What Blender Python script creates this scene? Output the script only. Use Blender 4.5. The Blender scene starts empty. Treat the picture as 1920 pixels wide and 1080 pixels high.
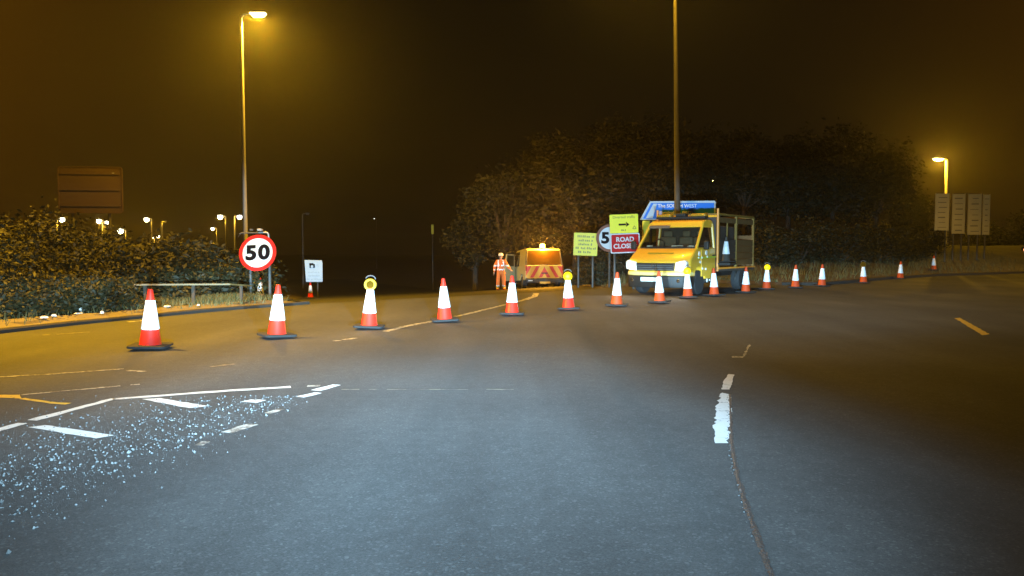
import bpy, bmesh, math, random
import numpy as np
from mathutils import Vector, Matrix, Euler

SC = bpy.context.scene
COL = SC.collection
R = math.radians
rng = np.random.default_rng(7)
random.seed(7)

# ------------------------------------------------------------------ camera
F_PX, CAM_H = 1450.0, 1.24
PITCH = math.atan(72 / F_PX)
cd = bpy.data.cameras.new('camera')
cam = bpy.data.objects.new('camera', cd)
COL.objects.link(cam)
cam.location = (0, 0, CAM_H)
cam.rotation_euler = (R(90) - PITCH, 0, 0)
cd.sensor_width = 36
cd.lens = F_PX / 1920 * 36
cd.clip_start = 0.05
cd.clip_end = 3000
SC.camera = cam

# ------------------------------------------------------------------ view
SC.view_settings.view_transform = 'Standard'
SC.view_settings.look = 'None'
SC.view_settings.gamma = 1
SC.view_settings.exposure = 0
SC.view_settings.use_curve_mapping = False
SC.render.engine = 'CYCLES'
SC.cycles.use_denoising = True
SC.cycles.max_bounces = 5
SC.cycles.diffuse_bounces = 2
SC.cycles.glossy_bounces = 2
SC.cycles.transmission_bounces = 4
SC.cycles.volume_bounces = 0
SC.cycles.transparent_max_bounces = 8
SC.cycles.sample_clamp_indirect = 4
SC.cycles.sample_clamp_direct = 0
SC.cycles.caustics_reflective = False
SC.cycles.caustics_refractive = False

# ------------------------------------------------------------------ world: night sky with town glow
W = bpy.data.worlds.new('World')
SC.world = W
W.use_nodes = True
nt = W.node_tree
nt.nodes.clear()
out = nt.nodes.new('ShaderNodeOutputWorld')
sky = nt.nodes.new('ShaderNodeTexSky')
sky.sky_type = 'NISHITA'
sky.sun_disc = False
sky.sun_elevation = R(-9)
sky.sun_rotation = R(200)
bg1 = nt.nodes.new('ShaderNodeBackground')
bg1.inputs['Strength'].default_value = 0.05
nt.links.new(sky.outputs[0], bg1.inputs['Color'])
tc = nt.nodes.new('ShaderNodeTexCoord')

def town_glow(direction, power, colour, strength):
    dot = nt.nodes.new('ShaderNodeVectorMath'); dot.operation = 'DOT_PRODUCT'
    v = Vector(direction).normalized()
    dot.inputs[1].default_value = v
    nt.links.new(tc.outputs['Generated'], dot.inputs[0])
    mx = nt.nodes.new('ShaderNodeMath'); mx.operation = 'MULTIPLY_ADD'
    mx.inputs[1].default_value = 0.5; mx.inputs[2].default_value = 0.5
    nt.links.new(dot.outputs['Value'], mx.inputs[0])
    pw = nt.nodes.new('ShaderNodeMath'); pw.operation = 'POWER'
    pw.inputs[1].default_value = power
    nt.links.new(mx.outputs[0], pw.inputs[0])
    ml = nt.nodes.new('ShaderNodeMath'); ml.operation = 'MULTIPLY'
    ml.inputs[1].default_value = strength
    nt.links.new(pw.outputs[0], ml.inputs[0])
    b = nt.nodes.new('ShaderNodeBackground')
    b.inputs['Color'].default_value = (*colour, 1)
    nt.links.new(ml.outputs[0], b.inputs['Strength'])
    return b

bg2 = nt.nodes.new('ShaderNodeBackground')
bg2.inputs['Color'].default_value = (0.0030, 0.0023, 0.0013, 1)
layers = [bg1, bg2,
          town_glow((-0.80, 0.60, 0.30), 30, (1.0, 0.37, 0.0), 0.110),
          town_glow((0.82, 0.60, 0.28), 30, (1.0, 0.38, 0.0), 0.055)]
prev = layers[0]
for b in layers[1:]:
    a = nt.nodes.new('ShaderNodeAddShader')
    nt.links.new(prev.outputs[0], a.inputs[0]); nt.links.new(b.outputs[0], a.inputs[1])
    prev = a
nt.links.new(prev.outputs[0], out.inputs['Surface'])

# ------------------------------------------------------------------ headlamps of the car the picture is taken from
def headlamp(x, power):
    l = bpy.data.lights.new('headlamp', 'SPOT')
    l.energy = power
    l.color = (0.41, 0.73, 1.0)
    l.shadow_soft_size = 0.06
    l.spot_size = R(150)
    l.spot_blend = 0.15
    o = bpy.data.objects.new('headlamp', l)
    o.location = (x, 1.15, 0.66)
    o.rotation_euler = (R(90), 0, 0)
    COL.objects.link(o)
    l.use_nodes = True
    t = l.node_tree
    em = [n for n in t.nodes if n.type == 'EMISSION'][0]
    co = t.nodes.new('ShaderNodeTexCoord')
    sp = t.nodes.new('ShaderNodeSeparateXYZ')
    t.links.new(co.outputs['Normal'], sp.inputs[0])
    def M(op, a, b=None):
        n = t.nodes.new('ShaderNodeMath'); n.operation = op
        for i, v in enumerate((a, b)):
            if v is None: continue
            if isinstance(v, (int, float)): n.inputs[i].default_value = v
            else: t.links.new(v, n.inputs[i])
        return n.outputs[0]
    def SM(v, a, b, c, d):
        n = t.nodes.new('ShaderNodeMapRange'); n.interpolation_type = 'SMOOTHSTEP'
        t.links.new(v, n.inputs[0])
        for i, q in enumerate((a, b, c, d)): n.inputs[i + 1].default_value = q
        return n.outputs[0]
    az = M('MULTIPLY', M('DIVIDE', sp.outputs[0], sp.outputs[2]), -1.0)
    el = M('MULTIPLY', M('DIVIDE', sp.outputs[1], sp.outputs[2]), -1.0)
    below = M('MAXIMUM', M('MULTIPLY', el, -1.0), 0.001)
    # dipped beam: the patch on the road is about even out to the cut-off, the right side cut lower
    drop = M('MULTIPLY', M('MAXIMUM', M('SUBTRACT', az, 0.02), 0.0), 0.20)
    drop = M('ADD', drop, M('MULTIPLY', M('MAXIMUM', M('SUBTRACT', M('MULTIPLY', az, -1.0), 0.30), 0.0), 0.13))
    cut = M('ADD', el, drop)
    pat = M('MINIMUM', M('POWER', M('DIVIDE', 0.088, below), 2.75), 1.0)
    edge = M('ADD', M('MULTIPLY', SM(cut, -0.125, -0.060, 1.0, 0.0), 0.72), M('MULTIPLY', SM(cut, -0.075, -0.030, 1.0, 0.0), 0.28))
    main = M('MULTIPLY', pat, edge)
    left = SM(az, -1.5, -0.75, 0.25, 1.0)
    right = SM(az, -0.05, 0.85, 1.0, 0.13)
    main = M('MULTIPLY', M('MULTIPLY', main, left), right)
    # stray light above the cut-off (what makes the signs shine)
    s1 = SM(el, -0.10, -0.03, 0.0, 1.0)
    s2 = SM(el, 0.082, 0.14, 1.0, 0.03)
    s3 = SM(az, -0.47, -0.36, 0.22, 1.0)
    s4 = SM(az, 0.40, 0.60, 1.0, 0.25)
    stray = M('MULTIPLY', M('MULTIPLY', s1, s2), M('MULTIPLY', s3, s4))
    band = M('MULTIPLY', SM(el, -0.075, -0.035, 0.0, 1.0), SM(el, -0.006, 0.016, 1.0, 0.0))
    band = M('MULTIPLY', band, M('MULTIPLY', SM(az, -0.60, -0.40, 0.45, 1.0), SM(az, 0.60, 0.75, 1.0, 0.2)))
    tot = M('ADD', M('ADD', main, M('MULTIPLY', stray, 0.32)), M('MULTIPLY', band, 0.42))
    t.links.new(tot, em.inputs['Strength'])
    return o
headlamp(-0.62, 47000)
headlamp(0.62, 47000)

# ------------------------------------------------------------------ helpers: pixels, objects, meshes
_FW = Vector((0, math.cos(PITCH), -math.sin(PITCH)))
_UP = Vector((0, math.sin(PITCH), math.cos(PITCH)))
def ray(px, py):
    return _FW + Vector(((px - 960) / F_PX, 0, 0)) + _UP * ((540 - py) / F_PX)
def at(px, py, d):                       # the point on that sight line d metres ahead
    v = ray(px, py)
    return Vector((0, 0, CAM_H)) + v * (d / v.y)
def gp(px, py, z=0.0):                   # where that sight line meets the level road
    v = ray(px, py)
    return Vector((0, 0, CAM_H)) + v * ((z - CAM_H) / v.z)

def tag(o, label=None, cat=None, group=None, kind=None):
    if label: o['label'] = label
    if cat: o['category'] = cat
    if group: o['group'] = group
    if kind: o['kind'] = kind
    return o

def empty(name, loc=(0, 0, 0), rz=0.0):
    o = bpy.data.objects.new(name, None)
    o.empty_display_size = 0.1
    o.location = loc
    o.rotation_euler = (0, 0, rz)
    COL.objects.link(o)
    return o

def mesh_obj(name, me, mat=None, parent=None):
    o = bpy.data.objects.new(name, me)
    if mat is not None:
        me.materials.clear()
        for m in (mat if isinstance(mat, (list, tuple)) else [mat]): me.materials.append(m)
    COL.objects.link(o)
    o.parent = parent
    return o

class MB:
    def __init__(s): s.v, s.f = [], []
    def add(s, vs, fs):
        n = len(s.v)
        s.v += [tuple(v) for v in vs]
        s.f += [tuple(i + n for i in f) for f in fs]
        return s
    def box(s, c, size, rot=None, taper=1.0):
        hx, hy, hz = (q / 2 for q in size)
        vs = [Vector((x * hx * (taper if z > 0 else 1), y * hy * (taper if z > 0 else 1), z * hz)) for z in (-1, 1) for y in (-1, 1) for x in (-1, 1)]
        if rot is not None:
            m = Euler(rot).to_matrix(); vs = [m @ v for v in vs]
        c = Vector(c)
        return s.add([v + c for v in vs], [(0, 2, 3, 1), (4, 5, 7, 6), (0, 1, 5, 4), (2, 6, 7, 3), (0, 4, 6, 2), (1, 3, 7, 5)])
    def tube(s, pts, r, n=10, caps=True):
        pts = [Vector(p) for p in pts]
        rs = r if isinstance(r, (list, tuple)) else [r] * len(pts)
        rings = []
        for i, p in enumerate(pts):
            d = (pts[min(i + 1, len(pts) - 1)] - pts[max(i - 1, 0)]).normalized()
            a = d.cross(Vector((0, 0, 1)) if abs(d.z) < 0.9 else Vector((1, 0, 0))).normalized()
            b = d.cross(a)
            rings.append([p + (a * math.cos(t) + b * math.sin(t)) * rs[i] for t in [2 * math.pi * k / n for k in range(n)]])
        vs = [v for q in rings for v in q]
        fs = []
        for i in range(len(pts) - 1):
            for k in range(n):
                fs.append((i * n + k, i * n + (k + 1) % n, (i + 1) * n + (k + 1) % n, (i + 1) * n + k))
        if caps:
            fs.append(tuple(range(n))[::-1]); fs.append(tuple((len(pts) - 1) * n + k for k in range(n)))
        return s.add(vs, fs)
    def lathe(s, prof, n=24, c=(0, 0, 0), axis='z'):
        c = Vector(c)
        vs = []
        for r, h in prof:
            for k in range(n):
                t = 2 * math.pi * k / n
                p = (r * math.cos(t), r * math.sin(t), h)
                if axis == 'y': p = (p[0], p[2], p[1])
                if axis == 'x': p = (p[2], p[0], p[1])
                vs.append(c + Vector(p))
        fs = []
        for i in range(len(prof) - 1):
            for k in range(n):
                q = (i * n + k, i * n + (k + 1) % n, (i + 1) * n + (k + 1) % n, (i + 1) * n + k)
                fs.append(q if axis != 'y' else q[::-1])
        fs.append(tuple(range(n))[::-1] if axis != 'y' else tuple(range(n)))
        e = tuple((len(prof) - 1) * n + k for k in range(n))
        fs.append(e if axis != 'y' else e[::-1])
        return s.add(vs, fs)
    def slab(s, outline, y0, y1):        # outline in x,z; thickness along y
        n = len(outline)
        vs = [(x, y0, z) for x, z in outline] + [(x, y1, z) for x, z in outline]
        fs = [tuple(range(n)), tuple(range(n, 2 * n))[::-1]]
        fs += [(i, (i + 1) % n + 0, (i + 1) % n + n, i + n) for i in range(n)]
        return s.add(vs, fs)
    def side(s, outline, x0, x1):        # outline in y,z; thickness along x
        n = len(outline)
        vs = [(x0, y, z) for y, z in outline] + [(x1, y, z) for y, z in outline]
        fs = [tuple(range(n)), tuple(range(n, 2 * n))[::-1]]
        fs += [(i, (i + 1) % n, (i + 1) % n + n, i + n) for i in range(n)]
        return s.add(vs, fs)
    def build(s, name, mat, parent=None, bevel=0.0, smooth=False, seg=2):
        me = bpy.data.meshes.new(name)
        me.from_pydata(s.v, [], s.f)
        bm = bmesh.new(); bm.from_mesh(me)
        bmesh.ops.recalc_face_normals(bm, faces=bm.faces)
        bm.to_mesh(me); bm.free()
        o = mesh_obj(name, me, mat, parent)
        if smooth:
            me.polygons.foreach_set('use_smooth', [True] * len(me.polygons))
            me.set_sharp_from_angle(angle=R(40))
        if bevel:
            b = o.modifiers.new('bevel', 'BEVEL'); b.width = bevel; b.segments = seg; b.limit_method = 'ANGLE'; b.angle_limit = R(35)
            if not smooth:
                me.polygons.foreach_set('use_smooth', [True] * len(me.polygons)); me.set_sharp_from_angle(angle=R(50))
        return o

def rrect(w, h, r, n=5, cx=0, cz=0):
    pts = []
    for sx, sz, a0 in ((1, -1, -90), (1, 1, 0), (-1, 1, 90), (-1, -1, 180)):
        for k in range(n + 1):
            a = R(a0 + 90 * k / n)
            pts.append((cx + sx * (w / 2 - r) + r * math.cos(a), cz + sz * (h / 2 - r) + r * math.sin(a)))
    return pts
def disc(r, n=40): return [(r * math.cos(2 * math.pi * k / n), r * math.sin(2 * math.pi * k / n)) for k in range(n)]

def lettering(text, size, x, y, z, mat, parent, name='lettering', bold=0.012, align='CENTER', spacing=1.0):
    cu = bpy.data.curves.new('t', 'FONT')
    cu.body = text; cu.size = size; cu.align_x = align; cu.align_y = 'CENTER'
    cu.offset = bold * size; cu.extrude = 0.0015; cu.space_character = spacing
    cu.resolution_u = 4
    to = bpy.data.objects.new('t', cu)
    COL.objects.link(to)
    dg = bpy.context.evaluated_depsgraph_get()
    me = bpy.data.meshes.new_from_object(to.evaluated_get(dg))
    bpy.data.objects.remove(to)
    me.name = name
    me.transform(Matrix.Translation((x, y, z)) @ Matrix.Rotation(R(90), 4, 'X'))
    return mesh_obj(name, me, mat, parent)

def word_bars(rows, width, top, step, h, y, mat, parent, seed, name='lettering'):
    r = random.Random(seed)
    m = MB()
    for i in range(rows):
        z = top - i * step
        total = width * r.uniform(0.7, 1.0)
        x = -total / 2
        while x < total / 2 - 0.03:
            w = min(r.uniform(0.09, 0.24) * width / 0.8, total / 2 - x)
            k = x
            while k < x + w - 0.012:
                lw = r.uniform(0.45, 0.72) * h
                hh = h * r.choice((0.72, 0.75, 1.0))
                m.slab([(k, z - h / 2), (k + lw, z - h / 2), (k + lw, z - h / 2 + hh), (k, z - h / 2 + hh)], y - 0.002, y)
                k += lw + 0.22 * h
            x += w + 0.055 * width / 0.8
    return m.build(name, mat, parent)

# ------------------------------------------------------------------ materials
def mat(name, col, rough=0.7, metal=0.0, var=0.0, vscale=6.0, bump=0.0, bscale=60.0, emit=None, estr=0.0, spec=0.5, coat=0.0, dirt=None, dscale=3.0):
    m = bpy.data.materials.new(name)
    m.use_nodes = True
    t = m.node_tree
    b = t.nodes['Principled BSDF']
    b.inputs['Base Color'].default_value = (*col, 1)
    b.inputs['Roughness'].default_value = rough
    b.inputs['Metallic'].default_value = metal
    b.inputs['Specular IOR Level'].default_value = spec
    if coat: b.inputs['Coat Weight'].default_value = coat
    co = t.nodes.new('ShaderNodeTexCoord')
    if var or dirt:
        n = t.nodes.new('ShaderNodeTexNoise'); n.inputs['Scale'].default_value = vscale if var else dscale; n.inputs['Detail'].default_value = 5
        t.links.new(co.outputs['Object'], n.inputs['Vector'])
        mx = t.nodes.new('ShaderNodeMixRGB')
        if dirt:
            rp = t.nodes.new('ShaderNodeMapRange'); rp.inputs[1].default_value = 0.45; rp.inputs[2].default_value = 0.75; rp.inputs[3].default_value = 0.05; rp.inputs[4].default_value = 0.7
            t.links.new(n.outputs[0], rp.inputs[0]); t.links.new(rp.outputs[0], mx.inputs[0])
            mx.inputs[1].default_value = (*col, 1); mx.inputs[2].default_value = (*dirt, 1)
        else:
            t.links.new(n.outputs[0], mx.inputs[0])
            mx.inputs[1].default_value = (*[c * (1 - var) for c in col], 1)
            mx.inputs[2].default_value = (*[min(1, c * (1 + var)) for c in col], 1)
        t.links.new(mx.outputs[0], b.inputs['Base Color'])
    if bump:
        n2 = t.nodes.new('ShaderNodeTexNoise'); n2.inputs['Scale'].default_value = bscale; n2.inputs['Detail'].default_value = 4
        t.links.new(co.outputs['Object'], n2.inputs['Vector'])
        bp = t.nodes.new('ShaderNodeBump'); bp.inputs['Strength'].default_value = bump; bp.inputs['Distance'].default_value = 0.02
        t.links.new(n2.outputs[0], bp.inputs['Height']); t.links.new(bp.outputs[0], b.inputs['Normal'])
    if emit is not None:
        b.inputs['Emission Color'].default_value = (*emit, 1)
        b.inputs['Emission Strength'].default_value = estr
        m.cycles.emission_sampling = 'NONE'
    return m

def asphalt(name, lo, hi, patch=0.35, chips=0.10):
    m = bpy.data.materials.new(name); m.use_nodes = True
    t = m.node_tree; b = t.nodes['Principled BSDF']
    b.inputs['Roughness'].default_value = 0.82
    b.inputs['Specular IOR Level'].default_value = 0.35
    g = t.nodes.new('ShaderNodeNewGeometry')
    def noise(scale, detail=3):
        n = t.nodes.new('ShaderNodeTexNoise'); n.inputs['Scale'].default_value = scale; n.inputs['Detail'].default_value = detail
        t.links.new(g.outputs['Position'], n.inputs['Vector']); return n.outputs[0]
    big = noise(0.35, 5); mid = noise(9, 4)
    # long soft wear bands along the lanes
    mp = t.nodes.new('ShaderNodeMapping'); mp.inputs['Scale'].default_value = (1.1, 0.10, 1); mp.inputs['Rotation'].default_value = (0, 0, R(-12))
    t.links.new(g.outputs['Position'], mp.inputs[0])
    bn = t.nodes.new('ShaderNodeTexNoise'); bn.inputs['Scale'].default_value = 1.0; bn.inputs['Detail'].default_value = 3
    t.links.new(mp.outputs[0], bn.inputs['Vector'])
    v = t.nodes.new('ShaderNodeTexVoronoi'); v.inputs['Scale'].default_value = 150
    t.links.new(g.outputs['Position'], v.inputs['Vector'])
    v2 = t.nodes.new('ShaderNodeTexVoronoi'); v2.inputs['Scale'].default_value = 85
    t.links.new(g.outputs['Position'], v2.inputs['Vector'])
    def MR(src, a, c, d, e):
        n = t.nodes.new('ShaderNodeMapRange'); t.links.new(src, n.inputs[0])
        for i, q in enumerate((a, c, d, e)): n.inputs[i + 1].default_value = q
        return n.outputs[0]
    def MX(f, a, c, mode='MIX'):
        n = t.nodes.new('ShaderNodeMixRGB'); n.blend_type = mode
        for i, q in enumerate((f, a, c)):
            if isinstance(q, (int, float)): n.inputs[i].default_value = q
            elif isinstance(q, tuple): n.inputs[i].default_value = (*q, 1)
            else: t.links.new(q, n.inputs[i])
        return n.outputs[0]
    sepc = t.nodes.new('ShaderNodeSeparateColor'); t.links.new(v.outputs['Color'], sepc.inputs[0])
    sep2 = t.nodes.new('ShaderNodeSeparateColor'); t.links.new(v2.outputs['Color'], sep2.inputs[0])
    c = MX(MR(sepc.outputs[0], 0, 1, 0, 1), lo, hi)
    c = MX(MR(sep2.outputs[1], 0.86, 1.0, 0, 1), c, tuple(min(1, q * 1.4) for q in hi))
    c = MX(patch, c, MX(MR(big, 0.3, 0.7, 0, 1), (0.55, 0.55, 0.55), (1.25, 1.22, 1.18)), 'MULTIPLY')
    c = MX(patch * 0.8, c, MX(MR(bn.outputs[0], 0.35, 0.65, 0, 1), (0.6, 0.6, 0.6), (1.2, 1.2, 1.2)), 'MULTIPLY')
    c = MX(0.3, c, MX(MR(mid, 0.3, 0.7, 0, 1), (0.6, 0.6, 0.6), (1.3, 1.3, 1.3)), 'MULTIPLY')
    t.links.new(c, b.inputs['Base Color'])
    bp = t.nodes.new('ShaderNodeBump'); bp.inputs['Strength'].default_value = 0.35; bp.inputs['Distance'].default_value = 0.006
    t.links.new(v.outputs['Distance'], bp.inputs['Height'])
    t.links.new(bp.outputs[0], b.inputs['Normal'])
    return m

def paint(name, col, worn, under=(0.06, 0.06, 0.06), thr=0.5):
    m = bpy.data.materials.new(name); m.use_nodes = True
    t = m.node_tree; b = t.nodes['Principled BSDF']; b.inputs['Roughness'].default_value = 0.6
    g = t.nodes.new('ShaderNodeNewGeometry')
    n = t.nodes.new('ShaderNodeTexNoise'); n.inputs['Scale'].default_value = 11; n.inputs['Detail'].default_value = 8; n.inputs['Roughness'].default_value = 0.75
    t.links.new(g.outputs['Position'], n.inputs['Vector'])
    r = t.nodes.new('ShaderNodeMapRange'); r.inputs[1].default_value = thr - 0.04; r.inputs[2].default_value = thr + 0.05; r.inputs[3].default_value = 0; r.inputs[4].default_value = worn
    t.links.new(n.outputs[0], r.inputs[0])
    x = t.nodes.new('ShaderNodeMixRGB'); x.inputs[1].default_value = (*col, 1); x.inputs[2].default_value = (*under, 1)
    t.links.new(r.outputs[0], x.inputs[0]); t.links.new(x.outputs[0], b.inputs['Base Color'])
    return m

def leafmat(name, a, b_):
    m = bpy.data.materials.new(name); m.use_nodes = True
    t = m.node_tree; b = t.nodes['Principled BSDF']; b.inputs['Roughness'].default_value = 0.65; b.inputs['Specular IOR Level'].default_value = 0.3
    g = t.nodes.new('ShaderNodeNewGeometry')
    n = t.nodes.new('ShaderNodeTexNoise'); n.inputs['Scale'].default_value = 1.6; n.inputs['Detail'].default_value = 6; n.inputs['Roughness'].default_value = 0.8
    t.links.new(g.outputs['Position'], n.inputs['Vector'])
    r = t.nodes.new('ShaderNodeMapRange'); r.inputs[1].default_value = 0.32; r.inputs[2].default_value = 0.68
    t.links.new(n.outputs[0], r.inputs[0])
    x = t.nodes.new('ShaderNodeMixRGB'); x.inputs[1].default_value = (*a, 1); x.inputs[2].default_value = (*b_, 1)
    t.links.new(r.outputs[0], x.inputs[0]); t.links.new(x.outputs[0], b.inputs['Base Color'])
    return m

M = {}
M['road'] = asphalt('worn_asphalt', (0.052, 0.053, 0.054), (0.084, 0.085, 0.085), 0.8)
M['slip'] = asphalt('slip_black_asphalt', (0.010, 0.010, 0.011), (0.022, 0.022, 0.023), 0.3)  # near-black asphalt, far darker than the main road
M['earth'] = mat('verge_earth', (0.075, 0.060, 0.035), 0.95, var=0.55, vscale=0.9, bump=0.6, bscale=9)
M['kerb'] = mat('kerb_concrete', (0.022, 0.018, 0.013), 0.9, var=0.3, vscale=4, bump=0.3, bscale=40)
M['verge'] = mat('dusty_verge', (0.15, 0.125, 0.085), 0.95, var=0.4, vscale=1.8, bump=0.5, bscale=14)
M['white_paint'] = paint('white_road_paint', (0.74, 0.75, 0.74), 0.85, thr=0.60)
M['worn_paint'] = paint('worn_road_paint', (0.50, 0.49, 0.45), 0.95, thr=0.50)
M['faint_paint'] = paint('faint_road_paint', (0.22, 0.20, 0.15), 0.95, thr=0.48)
M['yellow_paint'] = paint('yellow_road_paint', (0.62, 0.42, 0.06), 0.8, thr=0.58)
M['tar'] = mat('tar_joint', (0.045, 0.046, 0.048), 0.5, bump=0.8, bscale=70)
M['crumbs'] = mat('pale_crumbled_joint', (0.075, 0.075, 0.072), 0.9, var=0.4, vscale=30)
M['stone'] = mat('loose_chippings', (0.095, 0.094, 0.090), 0.9, var=0.95, vscale=25)
M['cone_red'] = mat('cone_red_plastic', (0.62, 0.020, 0.008), 0.42, var=0.12, vscale=9, dirt=None)
M['cone_orange'] = mat('cone_old_orange_plastic', (0.50, 0.050, 0.008), 0.5, var=0.2, vscale=7)
M['sleeve'] = mat('white_reflective_sleeve', (0.86, 0.88, 0.90), 0.45, dirt=(0.50, 0.49, 0.46), dscale=7)
M['rubber'] = mat('black_rubber_foot', (0.016, 0.015, 0.014), 0.85, var=0.3, vscale=12)
M['lamp_body'] = mat('lamp_yellow_plastic', (0.34, 0.23, 0.01), 0.5)
M['amber_lens_lit'] = mat('amber_lens_lit', (0.40, 0.27, 0.0), 0.5, spec=0.2, emit=(1.0, 0.74, 0.0), estr=1.0)
M['amber_lens_off'] = mat('amber_lens_unlit', (0.10, 0.045, 0.002), 0.85, spec=0.03)
M['handle_grey'] = mat('grey_handle', (0.12, 0.12, 0.12), 0.6)
M['galv'] = mat('galvanised_steel', (0.34, 0.34, 0.33), 0.5, metal=0.35, var=0.25, vscale=7)
M['galv_dark'] = mat('weathered_steel', (0.075, 0.070, 0.060), 0.65, metal=0.2, var=0.3, vscale=5)
M['col_paint'] = mat('column_grey', (0.30, 0.30, 0.29), 0.6, metal=0.0, var=0.2, vscale=3)
M['rail'] = mat('old_yellowed_rail', (0.15, 0.115, 0.04), 0.6, var=0.3, vscale=5)
M['signwhite'] = mat('sign_white_sheeting', (0.50, 0.66, 0.80), 0.8, var=0.06, vscale=3, spec=0.1)
M['signwhite2'] = mat('sign_dull_white_sheeting', (0.62, 0.63, 0.63), 0.5, var=0.08, vscale=3)
M['signtext_w'] = mat('sign_white_print', (0.86, 0.90, 0.94), 0.7)
M['signred'] = mat('sign_red_sheeting', (0.50, 0.010, 0.012), 0.7, spec=0.2, var=0.1, vscale=4)
M['signred_old'] = mat('sign_faded_red_sheeting', (0.22, 0.06, 0.018), 0.6, var=0.2, vscale=4)
M['signblack'] = mat('sign_black_sheeting', (0.006, 0.0065, 0.010), 0.9, spec=0.05)
M['signyellow'] = mat('sign_yellow_sheeting', (0.90, 0.78, 0.012), 0.5, var=0.06, vscale=3)
M['signblue'] = mat('sign_blue_sheeting', (0.010, 0.19, 0.85), 0.5, var=0.08, vscale=2)
M['signtext_y'] = mat('sign_brown_print', (0.30, 0.24, 0.01), 0.5)
M['signtext_b'] = mat('sign_pale_blue_print', (0.38, 0.52, 0.64), 0.5)
M['signback'] = mat('sign_back_aluminium', (0.085, 0.052, 0.026), 0.55, metal=0.2, var=0.15, vscale=1.0)
M['panel_grey'] = mat('panel_board', (0.44, 0.40, 0.22), 0.6, var=0.15, vscale=2)
M['panel_line'] = mat('panel_print', (0.15, 0.13, 0.08), 0.6)
M['amber_paint'] = mat('highway_yellow_paint', (0.86, 0.48, 0.035), 0.35, coat=0.4, var=0.06, vscale=2)
M['dark_trim'] = mat('dark_plastic_trim', (0.017, 0.015, 0.012), 0.6, var=0.2, vscale=8)
M['tyre'] = mat('tyre_rubber', (0.020, 0.020, 0.020), 0.85)
M['rim'] = mat('steel_wheel', (0.22, 0.22, 0.21), 0.45, metal=0.6)
M['cage'] = mat('body_frame_yellow', (0.22, 0.13, 0.02), 0.55, var=0.2, vscale=4)
M['board'] = mat('body_side_board', (0.14, 0.075, 0.02), 0.7, var=0.3, vscale=5)
M['board_dark'] = mat('body_dark_board', (0.055, 0.045, 0.035), 0.7, var=0.3, vscale=5)
M['chrome'] = mat('chrome', (0.7, 0.7, 0.68), 0.18, metal=1.0)
M['reflector_glint'] = mat('white_reflector_and_glint', (0.95, 0.92, 0.80), 0.3)  # real reflectors, and the painted glint discs on the truck side
M['lime'] = mat('lime_reflective_stripe', (0.60, 0.68, 0.05), 0.4)
M['orange_rail'] = mat('orange_reflective_rail', (0.85, 0.30, 0.03), 0.5)
M['plate'] = mat('number_plate', (0.80, 0.80, 0.68), 0.5)
M['cream_bumper'] = mat('pale_yellow_bumper', (0.82, 0.60, 0.20), 0.45)
M['head_lit'] = mat('headlamp_lit', (0.9, 0.9, 0.9), 0.2, emit=(1.0, 0.93, 0.90), estr=22)
M['beacon_lit'] = mat('beacon_lit', (0.9, 0.5, 0.05), 0.2, emit=(1.0, 0.62, 0.12), estr=16)
M['beacon_off'] = mat('amber_light_bar', (0.50, 0.24, 0.02), 0.25)
M['van_paint'] = mat('van_cream_paint', (0.40, 0.36, 0.20), 0.35, coat=0.4, var=0.06, vscale=2)
M['chev_yellow'] = mat('chevron_yellow', (0.82, 0.34, 0.010), 0.5)
M['chev_red'] = mat('chevron_red', (0.72, 0.030, 0.005), 0.5)
M['tail_red'] = mat('tail_lamp_red', (0.35, 0.02, 0.01), 0.25)
M['seat'] = mat('cab_seat_cloth', (0.15, 0.12, 0.08), 0.85)
M['hivis'] = mat('hivis_orange_cloth', (0.85, 0.17, 0.025), 0.8, var=0.15, vscale=8)
M['band'] = mat('silver_reflective_band', (0.90, 0.88, 0.84), 0.5)
M['skin'] = mat('skin', (0.42, 0.24, 0.16), 0.6)
M['boot'] = mat('boot_leather', (0.03, 0.025, 0.02), 0.7)
M['helmet'] = mat('white_helmet', (0.80, 0.80, 0.78), 0.35)
M['bark'] = mat('bark', (0.055, 0.042, 0.028), 0.95, bump=0.7, bscale=14)
M['leaf_a'] = leafmat('shrub_leaves', (0.012, 0.011, 0.004), (0.042, 0.036, 0.009))
M['leaf_b'] = leafmat('tree_leaves', (0.007, 0.008, 0.0025), (0.027, 0.026, 0.007))
M['grass'] = leafmat('dry_grass', (0.060, 0.062, 0.016), (0.16, 0.13, 0.045))
M['litter'] = mat('pale_litter', (0.70, 0.67, 0.60), 0.7, var=0.2, vscale=20)
M['sodium_lens'] = mat('sodium_lens_lit', (1, 1, 1), 0.3, emit=(1.0, 0.90, 0.40), estr=30)
M['far_lens'] = mat('far_lens_lit', (1, 1, 1), 0.3, emit=(1.0, 0.95, 0.62), estr=12)
M['far_lens_white'] = mat('far_white_lens_lit', (1, 1, 1), 0.3, emit=(0.95, 0.97, 1.0), estr=6)
M['red_lens'] = mat('red_signal_lit', (0.8, 0.1, 0.05), 0.3, emit=(1.0, 0.30, 0.14), estr=9)
SODIUM = (1.0, 0.52, 0.02)

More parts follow.
